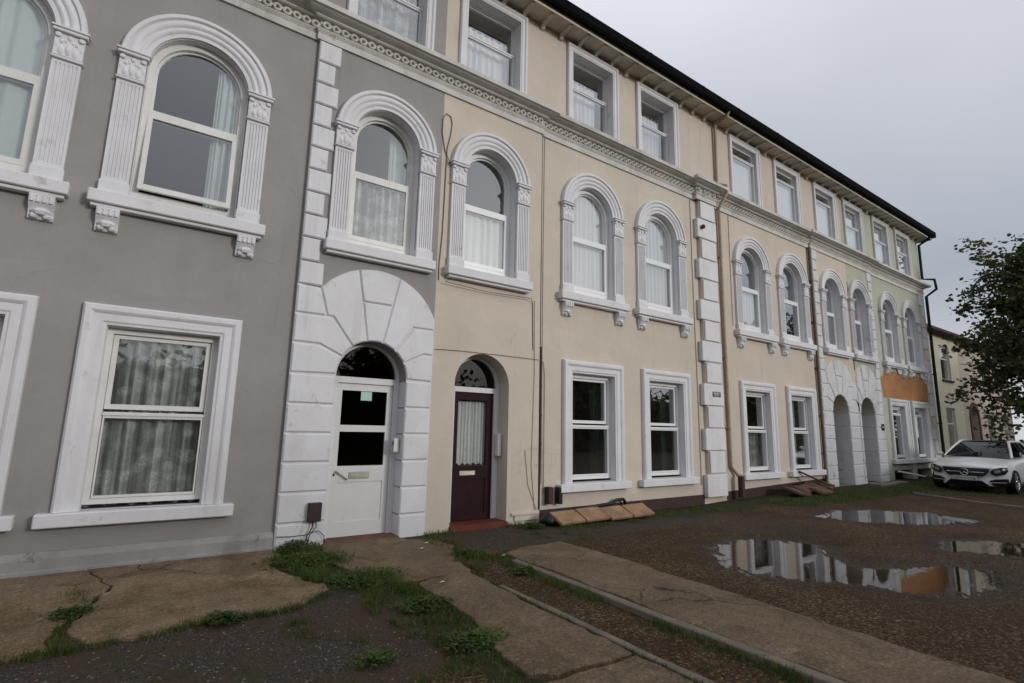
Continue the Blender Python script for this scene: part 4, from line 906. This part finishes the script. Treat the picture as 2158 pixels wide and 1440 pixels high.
for rw in range(2):
    for k in range(10):
        link('brick', bk, (5.42+k*.222+(.11 if rw else 0), -.31, -.02+rw*.07), dw)
for k, (x, y, rz, ry, s) in enumerate([(12.75, -.42, .1, .12, 1.0), (13.3, -.40, -.1, -.05, .9), (13.9, -.30, .2, .1, .9), (13.5, -.62, .05, .02, .8), (14.45, -.33, .3, -.08, .7)]):
    mb = MB(); mb.box(-.40*s, .40*s, -.20*s, .20*s, 0, .07, .012)
    o = link('broken_slab', mb.mesh('broken_slab', 'timber_board'), (x, y, float(hgt(x, y))+.05+.02*(k % 3)), None, (R(16), ry, rz)); tag(o, 'broken brown slab in the rubble heap below the far ground-floor windows', 'slab', 'rubble heap of broken slabs')
mb = MB(); mb.box(-.03, .03, -.6, .6, -.012, .012, .003); o = link('loose_plank', mb.mesh('loose_plank', 'timber_board'), (14.0, -.30, .38), None, (R(20), R(10), R(78))); tag(o, 'thin grey plank lying on the rubble heap', 'plank')
mb = MB(); mb.box(16.9, 18.9, -.62, -.36, 0, .17, .015); o = mb.build('step_block', 'concrete_edge'); tag(o, 'long pale stone step in front of the two open porches', 'step')
rows = []
for i in range(9):
    a = i/8; rr = .15*math.sin(math.pi*min(1, .15+a*.85))**.6; rows.append([(5.36+rr*(1+.25*mnoise.noise((math.cos(t)*2, math.sin(t)*2, a*4)))*math.cos(t), -.62+.30+rr*(1+.25*mnoise.noise((math.cos(t)*2, math.sin(t)*2, a*4+7)))*math.sin(t), -.01+.20*a) for t in np.linspace(0, 2*math.pi, 17)[:-1]])
mb = MB(); mb.strip(rows, 0, True, True); tag(mb.build('rubbish_bag', 'black_bag', None, 60), 'small black rubbish bag slumped against the cream wall', 'bag')
for x, y, wt in ((3.05, -.72, 'nearest the step of the white door'), (2.88, -.95, 'in the middle of the cracked apron'), (2.45, -2.32, 'on the end of the narrow first path'), (3.55, -1.72, 'on the corner of the kerbed second path')):
    mb = MB(); z = float(hgt(x, y))+.045; mb.add([(x-.035, y, z), (x, y-.012, z+.006), (x+.035, y+.003, z+.002), (x+.006, y+.014, z+.008)], [(0, 1, 2, 3)]); tag(mb.build('paper_scrap', 'plate_white'), 'scrap of white litter '+wt, 'litter', 'scraps of litter')

# ------------------------------------------------------------------ parked car
def build_car(X, Y, Z):
    car = empty('parked_car', (X+2.3, Y, Z), 'white saloon car parked nose-out at the end of the terrace', 'car')
    N = 13
    ST = [(-.0, .60, .20, .70, .66), (.06, .80, .18, .745, .72), (.22, .85, .17, .80, .775), (.6, .875, .17, .875, .845), (1.0, .885, .17, .93, .89), (1.40, .885, .17, .985, .93), (2.2, .885, .17, 1.0, .95), (3.2, .885, .17, 1.03, .97), (3.9, .875, .18, 1.07, 1.0), (4.4, .84, .2, 1.05, .98), (4.58, .74, .3, .98, .93)]
    def bul(y, s): return .30*(abs(y)/.885)**2.6*max(0, 1-s/1.0)
    rows = []
    for s, w, zb, zt, ze in ST:
        half = [(0, zb), (w*.86, zb), (w*.97, zb+.12), (w, .48), (w*.985, .64), (w*.945, ze-.02), (w*.87, ze), (w*.5, zt-.012), (0, zt)]
        full = [(-y, z) for y, z in half]+[(y, z) for y, z in half[-2:0:-1]]
        rows.append([(X+s+bul(y, s), Y+y, Z+z) for y, z in full])
    mb = MB(); mb.strip(rows, 0, True, True); body = mb.build('body', 'car_paint', car, 50)
    md = body.modifiers.new('sub', 'SUBSURF'); md.levels = 2; md.render_levels = 2
    # greenhouse
    base = [(1.22, .74, .955), (2.0, .80, .985), (3.2, .80, 1.01), (4.08, .70, 1.055)]
    roof = [(2.02, .53, 1.385), (2.3, .56, 1.415), (3.15, .56, 1.40), (3.55, .50, 1.34)]
    mb = MB(); g = MB()
    q = lambda s, y, z: (X+s, Y+y, Z+z)
    mb.strip([[q(s, -w, z), q(s, -w*.5, z+.018), q(s, 0, z+.024), q(s, w*.5, z+.018), q(s, w, z)] for s, w, z in roof]); mb.build('roof', 'car_black', car, 60)
    def ws(fr): return [[q(base[0][0]+(roof[0][0]-base[0][0])*t-.10*math.cos(y/.74*1.4)*(1-t), y*(1-t+t*roof[0][1]/base[0][1]), base[0][2]+(roof[0][2]-base[0][2])*t+.02*math.sin(t*math.pi)) for y in np.linspace(-.74, .74, 9)] for t in fr]
    g.strip(ws(np.linspace(0, 1, 6))); g.build('windscreen', 'car_glass', car, 60)
    g = MB(); g.strip([[q(*b) if False else q(b[0], b[1], b[2]) for b in base[-1:]]+[q(base[-1][0], -base[-1][1], base[-1][2])], [q(roof[-1][0], roof[-1][1], roof[-1][2]), q(roof[-1][0], -roof[-1][1], roof[-1][2])]]); g.build('rear_window', 'car_glass', car)
    for sg in (-1, 1):
        g = MB(); g.strip([[q(s, sg*w, z) for s, w, z in base], [q(s, sg*w, z) for s, w, z in roof]]); g.build('side_window', 'car_glass', car)
        p = MB(); p.tube([q(base[0][0]-.0, sg*.755, base[0][2]-.01), q(1.6, sg*.665, 1.18), q(roof[0][0], sg*.555, roof[0][2]+.005), q(2.4, sg*.575, 1.41), q(3.1, sg*.575, 1.395), q(3.6, sg*.53, 1.33), q(4.05, sg*.70, 1.06)], .034, 7); p.build('roof_pillar', 'car_paint', car, 60)
        p = MB(); p.tube([q(2.55, sg*.812, .98), q(2.62, sg*.575, 1.40)], .03, 5); p.build('door_pillar', 'car_black', car)
        mi = MB(); mi.bump(q(1.62, sg*.985, 1.0), (.07, .10, .065), 0, 10); mi.build('mirror', 'car_paint', car, 60)
        for s in (.82, 3.52):
            wh = empty_part('wheel', car, X+s, Y+sg*.79, Z, sg)
    # fascia pieces follow the nose
    def fx(y, z): return X+bul(y, 0)+.012*(abs(y)/.6)**2*2+.055*max(0, (z-.60)/.15)**2+.05*max(0, (.34-z)/.2)
    def piece(name, poly, mat, off=.02, par=car, th=.03):
        n = len(poly); mb = MB(); pts = []
        for i in range(n):
            a, b = Vector(poly[i]), Vector(poly[(i+1) % n])
            for k in range(4): pts.append(a.lerp(b, k/4))
        c = sum(pts, Vector((0, 0)))/len(pts); k = len(pts); rings = [pts, [c+(p-c)*.66 for p in pts], [c+(p-c)*.33 for p in pts]]
        vs = [(fx(p.x, p.y)+th-off, Y+p.x, Z+p.y) for p in pts]
        vs += [(fx(p.x, p.y)-off, Y+p.x, Z+p.y) for rg in rings for p in rg]+[(fx(c.x, c.y)-off, Y+c.x, Z+c.y)]
        fs = [(r0*k+i, r0*k+(i+1) % k, (r0+1)*k+(i+1) % k, (r0+1)*k+i) for r0 in range(3) for i in range(k)]+[(3*k+i, 3*k+(i+1) % k, 4*k) for i in range(k)]
        return mb.add(vs, fs).build(name, mat, par, 50)
    gr = piece('grille', [(-.50, .675), (.50, .675), (.50, .60), (.42, .50), (.36, .455), (-.36, .455), (-.42, .50), (-.50, .60)], 'car_black', .035)
    piece('grille_bar', [(-.42, .575), (-.10, .575), (-.10, .555), (-.41, .555)], 'chrome', .05, gr, .012); piece('grille_bar', [(.42, .575), (.10, .575), (.10, .555), (.41, .555)], 'chrome', .05, gr, .012)
    em = MB(); em.tube([(fx(0, .56)-.055, Y+.085*math.cos(t), Z+.562+.085*math.sin(t)) for t in np.linspace(0, 2*math.pi, 17)], .009, 5)
    for t in (90, 210, 330): em.tube([(fx(0, .56)-.055, Y, Z+.562), (fx(0, .56)-.055, Y+.085*math.cos(R(t)), Z+.562+.085*math.sin(R(t)))], .008, 5)
    em.build('emblem', 'chrome', gr, 50)
    for sg in (-1, 1):
        f_ = lambda pts: [(sg*y, z) for y, z in pts]
        hl = piece('headlight', f_([(.53, .60), (.58, .665), (.72, .715), (.83, .72), (.845, .62), (.78, .53), (.62, .495), (.53, .53)]), 'car_black', .030)
        piece('lamp', f_([(.60, .63), (.70, .655), (.73, .61), (.68, .565), (.60, .56)]), 'lamp_lens', .045, hl, .012); piece('lamp', f_([(.75, .685), (.80, .685), (.80, .63), (.76, .60)]), 'chrome', .040, hl, .012)
        piece('air_intake', f_([(.48, .35), (.60, .40), (.83, .42), (.845, .28), (.78, .215), (.56, .215)]), 'car_black', .030)
        piece('bumper_blade', f_([(.50, .315), (.80, .325), (.80, .312), (.50, .302)]), 'car_paint', .045, car, .012)
    piece('lower_grille', [(-.34, .345), (.34, .345), (.47, .22), (.42, .185), (-.42, .185), (-.47, .22)], 'car_black', .034)
    pl = piece('number_plate', [(-.26, .455), (.26, .455), (.26, .345), (-.26, .345)], 'plate_white', .060, car, .012)
    cu_ = bpy.data.curves.new('plate_text', 'FONT'); cu_.body = 'DD14 EXB'; cu_.size = .105; cu_.align_x = 'CENTER'; cu_.extrude = .002
    to = bpy.data.objects.new('t', cu_); COL.objects.link(to); dg = bpy.context.evaluated_depsgraph_get(); tm = bpy.data.meshes.new_from_object(to.evaluated_get(dg)); bpy.data.objects.remove(to)
    for v in tm.vertices: co = v.co.copy(); v.co = (-co.z, -co.x, co.y)
    tm.materials.clear(); tm.materials.append(MATS['car_black']); tm.name = 'plate_lettering'
    tag(link('plate_lettering', tm, (fx(0, .4)-.064, Y, Z+.366), pl), kind='stuff')
    return car
def wheel_meshes():
    def ring(r, y, n=24): return [(r*math.cos(2*math.pi*i/n), y, r*math.sin(2*math.pi*i/n)) for i in range(n)]
    t = MB(); t.strip([ring(.235, -.10), ring(.30, -.11), ring(.322, -.08), ring(.325, 0), ring(.322, .08), ring(.30, .11), ring(.235, .10)], 0, True)
    rm = MB(); rm.strip([ring(.236, .10), ring(.236, -.10), ring(.215, -.105), ring(.20, -.06)], 0, True)
    for k in range(10):
        a = 2*math.pi*k/10; c, s = math.cos(a), math.sin(a); w = .018
        rm.add([(c*.04-s*w, -.09, s*.04+c*w), (c*.04+s*w, -.09, s*.04-c*w), (c*.21+s*w, -.10, s*.21-c*w), (c*.21-s*w, -.10, s*.21+c*w), (c*.04-s*w, -.06, s*.04+c*w), (c*.04+s*w, -.06, s*.04-c*w), (c*.21+s*w, -.06, s*.21-c*w), (c*.21-s*w, -.06, s*.21+c*w)], [(0, 1, 2, 3), (4, 7, 6, 5), (0, 3, 7, 4), (1, 5, 6, 2)])
    rm.bump((0, -.085, 0), (.05, .02, .05), 0, 10)
    d = MB(); d.strip([ring(.01, -.045), ring(.21, -.045)], 0, True); d.strip([ring(.36, -.02, 24), ring(.36, .09, 24)], 0, True); d.strip([ring(.325, -.05, 24), ring(.36, -.05, 24)], 0, True)
    return t.mesh('tyre', 'tyre', 40), rm.mesh('rim', 'chrome', 40), d.mesh('wheel_well', 'car_black', 40)
WHM = wheel_meshes()
def empty_part(name, car, x, y, z, sg):
    o = link(name, WHM[0], (x, y, z+.325), car, (0, 0, 0 if sg < 0 else math.pi))
    for nm, me_ in (('rim', WHM[1]), ('wheel_well', WHM[2])):
        c = bpy.data.objects.new(nm, me_); COL.objects.link(c); c.parent = o; WL[c.name] = Vector((x, y, z+.325))
    return o
build_car(18.85, -1.98, .0)

# ------------------------------------------------------------------ neighbouring houses past the terrace
def small_house(x0, x1, y, mat, label, wins, arch=None, zt=6.75):
    h = empty('neighbouring_house', ((x0+x1)/2, y+3, 0), label, 'house', 'lower houses past the terrace')
    holes = [rect(a, b, z0, z1) for a, b, z0, z1 in wins]+([arch_loop(arch, .62, -.1, 2.55)] if arch else [])
    mb = MB(); mb.prism([rect(x0, x1, -.3, zt)]+holes, y, y+.3); mb.build('wall', mat, h)
    mb = MB(); mb.box(x0, x1, y+5, y+5.2, -.3, zt); mb.box(x0, x0+.2, y+.301, y+5, -.3, zt); mb.box(x1-.2, x1, y+.301, y+5, -.3, zt); mb.box(x0+.2, x1-.2, y+.301, y+5, 3.2, 3.4); mb.build('interior_walls', 'interior', h)
    mb = MB(); mb.add([(x0-.1, y-.45, zt-.02), (x1+.1, y-.45, zt-.02), (x1+.1, y+3, zt+1.7), (x0-.1, y+3, zt+1.7), (x0-.1, y+6, zt), (x1+.1, y+6, zt)], [(0, 1, 2, 3), (3, 2, 5, 4), (0, 3, 4), (1, 5, 2)]); mb.build('roof', 'slate', h)
    mb = MB(); mb.box(x0-.1, x1+.1, y-.47, y-.001, zt-.16, zt-.025); mb.build('eaves', 'fence_brown', h)
    for a, b, z0, z1 in wins:
        mb = MB(); mz = z0+(z1-z0)*.62; mb.prism([rect(a+.003, b-.003, z0+.003, z1-.003), rect(a+.07, b-.07, z0+.07, mz-.03), rect(a+.07, b-.07, mz+.03, z1-.07)], y+.10, y+.16); w = mb.build('window', 'upvc', h)
        pane('pane', rect(a+.07, b-.07, z0+.07, mz-.03), y+.13, 'glass', w); pane('pane', rect(a+.07, b-.07, mz+.03, z1-.07), y+.13, 'glass', w)
        mb = MB(); mb.box(a-.08, b+.08, y-.09, y+.098, z0-.10, z0-.002, .008); mb.build('sill', 'white_paint' if z0 < 3 else 'brown_plastic', w)
    if arch:
        mb = MB(); mb.strip(sweep_xz([(arch+.62, 0)]+arc(arch, 2.55, .62, 0, math.pi, 16)+[(arch-.62, 0)], [(0, y), (0, y-.05), (-.22, y-.05), (-.22, y)])); mb.build('arch_moulding', 'brick', h)
        mb = MB(); mb.prism([arch_loop(arch, .615, 0, 2.55)], y+.9, y+.95); d = mb.build('door', 'maroon_paint', h)
        mb = MB(); mb.box(arch-.35, arch+.35, y+.88, y+.899, 1.2, 1.95); mb.build('door_panel', 'interior', d)
    return h
small_house(29.5, 35.0, 2.0, 'yellow_render', 'pale yellow two-storey house behind the parked car', [(32.3, 33.6, .9, 2.95), (32.3, 33.7, 4.35, 6.1)])
small_house(35.0, 44.0, 2.0, 'pink_render', 'pinkish two-storey house with a brick porch arch', [(38.9, 40.2, .6, 2.9), (38.8, 40.2, 4.3, 6.0), (42, 43.2, .7, 2.9)], 36.6)
mb = MB(); mb.tube([(34.9, 1.93, 0), (34.9, 1.93, 6.5)], .05, 6)
fn = empty('board_fence', (31.8, -2.5, 0), 'dark brown close-boarded fence beyond the parked car', 'fence')
bm_ = MB(); bm_.box(-.07, .07, -.012, .012, 0, 1.45, .003); bme = bm_.mesh('board', 'fence_brown')
for k in range(36): link('board', bme, (32.5+.0*k, -1.1-.15*k, 0), fn, (0, 0, R(90)))
mb = MB(); mb.box(32.52, 32.58, -6.5, -1.0, .35, .43); mb.box(32.52, 32.58, -6.5, -1.0, 1.1, 1.18); mb.build('rail', 'fence_brown', fn)
small_house(46, 54, -4.0, 'yellow_render', 'far cream house seen over the brown fence', [(47, 48.4, .9, 2.4), (47, 48.4, 3.6, 5.0)], None, 5.6)

# ------------------------------------------------------------------ vegetation
def np_mesh(name, V, F, mat, smooth=False):
    me_ = bpy.data.meshes.new(name); me_.from_pydata(V.tolist(), [], F.tolist()); me_.materials.append(MATS[mat]); me_.update(); return me_
def leaf_cloud(centers, per, spread, size, rng):
    n = len(centers)*per; c = np.repeat(centers, per, 0)+rng.normal(0, 1, (n, 3))*np.array(spread)
    a = rng.normal(0, 1, (n, 3)); a[:, 2] *= .5; a /= np.linalg.norm(a, axis=1, keepdims=True); b = rng.normal(0, 1, (n, 3)); b -= a*(a*b).sum(1, keepdims=True); b /= np.linalg.norm(b, axis=1, keepdims=True)
    s = size*rng.uniform(.6, 1.25, (n, 1)); nrm = np.cross(a, b)
    V = np.stack([c-a*s*.6, c+b*s*.45+nrm*s*.12, c+a*s*.7, c-b*s*.45+nrm*s*.12], 1).reshape(-1, 3)
    F = np.arange(n*4).reshape(n, 4); return V, F
def make_tree(name, x, y, z, H, rad, label, cat='tree', nb=60, per=60, size=.11, group=None, seed=3, low=.22, spread=.34):
    rng = np.random.default_rng(seed); t = empty(name, (x, y, z), label, cat, group)
    mb = MB(); tips = []
    trunk = [(x+.12*math.sin(k*.8+seed), y+.1*math.sin(k*1.1+seed), z-.1+H*.82*k/7) for k in range(8)]
    mb.tube(trunk, [H*.022*(1-.86*k/7) for k in range(8)], 8)
    for i in range(nb):
        k = low+(.98-low)*(i+.5)/nb; base = Vector(trunk[min(6, int(k*7*.95))]).lerp(Vector(trunk[min(7, int(k*7*.95)+1)]), (k*7*.95) % 1)
        az = i*2.399+rng.uniform(-.4, .4); prof = math.sin(math.pi*min(1, max(.05, (k-low*.6)/(1.05-low*.6)))**.75)
        ln = rad*(.35+.75*prof)*rng.uniform(.65, 1.15); el = rng.uniform(.1, .55)+.5*max(0, k-.6)
        d = Vector((math.cos(az)*math.cos(el), math.sin(az)*math.cos(el), math.sin(el)))
        p1 = base+d*ln*.5+Vector((0, 0, .05*ln)); p2 = base+d*ln+Vector((0, 0, -.04*ln))
        r0 = H*.0065*(1.2-k*.7); mb.tube([base, p1, p2], [r0, r0*.6, r0*.2], 5)
        for q in range(rng.integers(4, 7)):
            f = rng.uniform(.35, 1.05); s = base.lerp(p1, min(1, f*2)) if f < .5 else p1.lerp(p2, f*2-1)
            e = s+Vector(rng.normal(0, 1, 3))*rad*.16; e.z += .03; mb.tube([s, e], [r0*.3, r0*.1], 4); tips.append(tuple(e)); tips.append(tuple(s.lerp(e, .5)))
    mb.build('trunk', 'bark', t, 50)
    V, F = leaf_cloud(np.array(tips), per, (spread, spread, spread*.6), size, rng); lo = V.min(0)
    o = link('crown', np_mesh('crown', V-np.array((x, y, z)), F, 'leaves'), (x, y, z), t); return t
make_tree('maple_tree', 26.6, -3.1, 0, 10.0, 2.95, 'dark leafy maple tree standing behind the white car', nb=70, per=30, size=.15, seed=5, spread=.23, low=.27)
# planting on the far side of the yard, seen mirrored in the window panes
for k, (x, y, hh, rd) in enumerate([(12, -24, 6.2, 3.4), (28, -25, 7, 3.8), (44, -19, 13, 5), (58, -24, 14, 6), (-8, -26, 8, 4)]):
    make_tree('street_tree', x, y, 0, hh, rd, ['broad tree across the yard facing the two doors', 'broad tree across the yard facing the far porches', 'tall tree across the yard, the slimmer of the two tallest', 'tallest tree across the yard, furthest down the road', 'broad tree across the yard facing the grey house'][k], 'tree', 34, 16, .42, 'trees across the yard', 20+k, .18, .6)
hd = empty('hedge', (20, -21, 0), 'long dark hedge across the yard, mirrored in the ground-floor panes', 'hedge')
rng = np.random.default_rng(5); cc = np.stack([rng.uniform(-25, 75, 3600), rng.uniform(-21.6, -20.4, 3600), rng.uniform(.1, 4.4, 3600)+.5*np.sin(rng.uniform(0, 6, 3600))], 1)
V, F = leaf_cloud(cc, 6, (.2, .2, .2), .30, rng); link('foliage', np_mesh('foliage', V-np.array((20, -21, 0)), F, 'leaves'), (20, -21, 0), hd)
mb = MB(); mb.box(-25, 75, -21.3, -20.7, 0, 3.9); mb.build('stems', 'bark', hd)

# grass blades: zones given as (sampler, count, height)
def blades(P, hmin, hmax, w, rng, lean=.5):
    n = len(P); h = rng.uniform(hmin, hmax, n)*rng.uniform(.6, 1, n); a = rng.uniform(0, 6.283, n); l = h*rng.uniform(.1, lean, n); la = rng.uniform(0, 6.283, n)
    dx, dy = np.cos(a)*w, np.sin(a)*w; z = hgt(P[:, 0], P[:, 1])+P[:, 2]-.008
    lx, ly = np.cos(la)*l, np.sin(la)*l
    V = np.stack([np.stack([P[:, 0]-dx, P[:, 1]-dy, z], 1), np.stack([P[:, 0]+dx, P[:, 1]+dy, z], 1), np.stack([P[:, 0]+dx*.8+lx*.35, P[:, 1]+dy*.8+ly*.35, z+h*.55], 1), np.stack([P[:, 0]-dx*.8+lx*.35, P[:, 1]-dy*.8+ly*.35, z+h*.55], 1), np.stack([P[:, 0]+lx, P[:, 1]+ly, z+h], 1)], 1).reshape(-1, 3)
    b = np.arange(n)[:, None]*5; return V, np.concatenate([b+np.array([[0, 1, 2, 3]]), np.concatenate([b+np.array([[3, 2, 4]]), b+np.array([[4]])], 1)], 0)
def along(pts, n, sd, clump=True):
    pts = np.array(pts, float); seg = np.linalg.norm(np.diff(pts, axis=0), axis=1); cs = np.concatenate([[0], np.cumsum(seg)])
    if clump:
        cen = RNG.uniform(0, cs[-1], max(3, n//45)); t = np.clip(RNG.choice(cen, n)+RNG.normal(0, .045, n), 0, cs[-1])
    else: t = RNG.uniform(0, cs[-1], n)
    x = np.interp(t, cs, pts[:, 0]); y = np.interp(t, cs, pts[:, 1]); return np.stack([x+RNG.normal(0, sd, n), y+RNG.normal(0, sd, n), np.zeros(n)], 1)
def patch(poly, n, clump=True):
    p = np.array(poly); out = []
    lo, hi = p.min(0), p.max(0)
    cen = RNG.uniform(lo, hi, (max(6, n//28), 2)); wts = RNG.uniform(0, 1, len(cen))**2.5; wts /= wts.sum()
    q = cen[RNG.choice(len(cen), n*3, p=wts)]+RNG.normal(0, 1, (n*3, 2))*RNG.uniform(.02, .09, (n*3, 1)) if clump else RNG.uniform(lo, hi, (n*3, 2))
    d = polydist(q[:, 0], q[:, 1], poly); q = q[d > 0][:n]; return np.concatenate([q, np.zeros((len(q), 1))], 1)
GR = []
def addg(P, a, b, w=.0035, lean=.6): GR.append(blades(P, a, b, w, RNG, lean))
# big tuft by the white door and down the edge of the first path
addg(patch([(1.40, -.10), (1.90, -.10), (1.86, -.7), (1.98, -1.4), (2.25, -2.3), (1.9, -2.2), (1.55, -1.9), (1.30, -1.2), (1.25, -.6)], 2600), .05, .15)
addg(patch([(1.75, -1.9), (2.24, -2.3), (2.22, -3.2), (2.02, -3.9), (1.95, -4.6), (1.78, -4.3), (1.80, -3.4), (1.6, -2.6)], 2300), .03, .10)
addg(along([(2.2, -2.3), (2.2, -3.2), (2.02, -3.9), (1.96, -5.0), (1.93, -6.0)], 1700, .05), .02, .08)
addg(along([(2.9, -2.05), (2.87, -3.0), (2.86, -4.2), (2.87, -5.8)], 1600, .03), .02, .07)
addg(along([(3.60, -1.55), (3.45, -2.0), (3.44, -3.2), (3.45, -4.4), (3.45, -6)], 2600, .04), .03, .10)
addg(patch([(2.98, -.35), (3.42, -.25), (3.55, -.9), (3.45, -1.7), (3.05, -2.05), (2.95, -1.6), (3.2, -1.0)], 1700), .03, .10)
addg(along([(3.35, -.15), (3.75, -.18)], 260, .05), .03, .10)
addg(along([(4.72, -1.5), (4.68, -2.6), (4.62, -3.6)], 900, .04), .015, .05)
addg(patch([(4.5, -.5), (5.5, -.75), (6.0, -1.2), (4.9, -1.7), (4.4, -1.4)], 900), .02, .06)
addg(along([(4.72, -.10), (5.3, -.12), (5.6, -.75)], 700, .06), .03, .10)
addg(along([(5.3, -.70), (6.4, -.72), (7.5, -.70), (7.7, -.40)], 900, .05), .03, .08)
addg(patch([(7.3, -.1), (9.8, -.1), (10.3, -.9), (8.0, -1.0)], 1600), .02, .07)
addg(patch([(10.8, -.35), (12.2, -.7), (14.5, -.65), (17, -.75), (19, -.5), (19.2, -1.2), (16.8, -1.45), (14, -1.45), (11.2, -1.35)], 7000, False), .03, .09, .005)
addg(patch([(16.8, -1.0), (19.5, -.6), (22, -.4), (22, -3.2), (18.6, -3.2), (17.2, -2.0)], 3500, False), .03, .08, .006)
addg(along([(-.33, -.9), (-.26, -1.3), (-.34, -1.9), (-.34, -2.3)], 700, .05), .03, .09)
addg(along([(-.9, -2.3), (-.17, -2.33), (.22, -2.31), (.46, -2.23), (1.05, -2.28), (1.5, -1.98)], 1500, .03), .03, .09)
addg(patch([(-1.0, -1.15), (-.35, -1.2), (-.4, -1.55), (-.9, -1.5)], 350), .02, .06)
addg(patch([(.8, -2.6), (1.9, -2.4), (1.9, -4.6), (1.1, -4.4)], 900), .02, .07)
addg(patch([(.2, -2.6), (1.9, -2.5), (1.9, -5.2), (.4, -4.6), (-.6, -3.2)], 1500), .008, .035)
addg(patch([(2.98, -2.4), (3.46, -2.4), (3.46, -6), (2.98, -6)], 700), .008, .035)
V = np.concatenate([v for v, f_ in GR]); off = 0; faces = []
for v, f_ in GR:
    nn = len(v)//5; q = f_[:nn]+off; t3 = f_[nn:, :3]+off; faces += q.tolist()+t3.tolist(); off += len(v)
me = bpy.data.meshes.new('grass'); me.from_pydata(V.tolist(), [], faces); me.materials.append(MATS['grass']); tag(link('grass', me), 'low tufts of grass and moss growing in the joints of the yard', 'grass', kind='stuff')

# broad-leaved weeds
def weed(x, y, n, rr, label, h0=.0, tall=.10):
    rng = np.random.default_rng(int(abs(x*991+y*77))); mb = MB(); z = float(hgt(x, y))+.02
    for i in range(n):
        rd = rr*.98*rng.uniform(0, 1)**.8*rng.uniform(.4, 1); a = rng.uniform(0, 6.283); px, py = x+rd*math.cos(a), y+rd*math.sin(a)*.8; pz = z+tall*.5*(1-(rd/rr)**2)*rng.uniform(0, 1)**1.3
        ln = rng.uniform(.018, .055); w = ln*rng.uniform(.20, .34); b = rng.uniform(0, 6.283); up = rng.uniform(.0, .7); d = Vector((math.cos(b), math.sin(b), up)); s = Vector((-math.sin(b), math.cos(b), 0)); p = Vector((px, py, pz))
        mb.add([p, p+d*ln*.5+s*w*.8, p+d*ln-Vector((0, 0, ln*.25)), p+d*ln*.5-s*w], [(0, 1, 2), (0, 2, 3)])
    return tag(mb.build('weed_clump', 'weed', None, None, False), label, 'weed', 'weeds in the yard')
weed(1.62, -.22, 917, 0.31, 'tall green weed clump under the brown meter box', 0, .22)
weed(1.58, -.85, 1966, 0.60, 'broad spread of leafy weeds in front of the white quoins', 0, .14)
weed(1.92, -1.75, 1420, 0.50, 'leafy weeds at the corner of the cracked concrete apron', 0, .09)
weed(2.05, -2.75, 917, 0.31, 'leafy weeds crowding the edge of the first concrete path', 0, .08)
weed(2.05, -3.6, 830, 0.29, 'weed clump by the bend in the first concrete path', 0, .08)
weed(3.42, -2.3, 568, 0.20, 'weed tuft between the gravel strip and the path kerb', 0, .08)
weed(3.3, -1.35, 699, 0.29, 'low weeds between the two front doors', 0, .06)
weed(5.0, -.35, 568, 0.29, 'weeds at the wall foot right of the maroon door', 0, .09)
weed(-.32, -1.55, 524, 0.21, 'weed tuft in the crack of the concrete apron', 0, .09)
weed(.62, -2.28, 436, 0.20, 'weed tuft at the front edge of the apron', 0, .09)
weed(1.35, -3.5, 240, 0.18, 'small weed alone on the dark tarmac', 0, .07)

# gravel
def gravel(n, sampler, s0, s1, mat, lbl):
    P = sampler(n); n = len(P); s = RNG.uniform(s0, s1, n); base = np.array([(1, 0, 0), (-.5, .8, 0), (-.5, -.8, 0), (0, 0, .7), (.1, .1, -.5)])
    a = RNG.uniform(0, 6.283, n); c, si = np.cos(a), np.sin(a); sx = RNG.uniform(.7, 1.3, (n, 5)); B = base[None]*s[:, None, None]*sx[..., None]
    X_ = B[..., 0]*c[:, None]-B[..., 1]*si[:, None]; Y_ = B[..., 0]*si[:, None]+B[..., 1]*c[:, None]
    z = hgt(P[:, 0], P[:, 1]); V = np.stack([X_+P[:, :1], Y_+P[:, 1:2], B[..., 2]+z[:, None]], -1).reshape(-1, 3)
    T = np.array([(0, 1, 3), (1, 2, 3), (2, 0, 3), (1, 0, 4), (2, 1, 4), (0, 2, 4)]); F = (np.arange(n)[:, None, None]*5+T[None]).reshape(-1, 3)
    me_ = bpy.data.meshes.new('gravel'); me_.from_pydata(V.tolist(), [], F.tolist()); me_.materials.append(MATS[mat]); tag(link('gravel', me_), lbl, 'gravel', kind='stuff')
def outside(n):
    q = np.stack([RNG.uniform(-1.0, 9.5, n), -1.2-4.8*RNG.uniform(0, 1, n)**.8], 1); x, y = q[:, 0], q[:, 1]
    ok = ~((x > 2.0) & (x < 2.97) & (y < -2.0)) & ~((x > 3.48) & (x < 4.68)) & ~((x < 2.0) & (y > -2.4))
    for poly, lv in PUD: ok &= polydist(x, y, poly) < .05
    return q[ok]
gravel(15000, outside, .004, .010, 'stone_brown', 'loose brown gravel strewn over the yard')
gravel(6000, outside, .004, .011, 'stone_dark', 'loose dark gravel strewn over the yard')
gravel(1500, outside, .004, .010, 'stone_light', 'pale pebbles strewn over the yard')
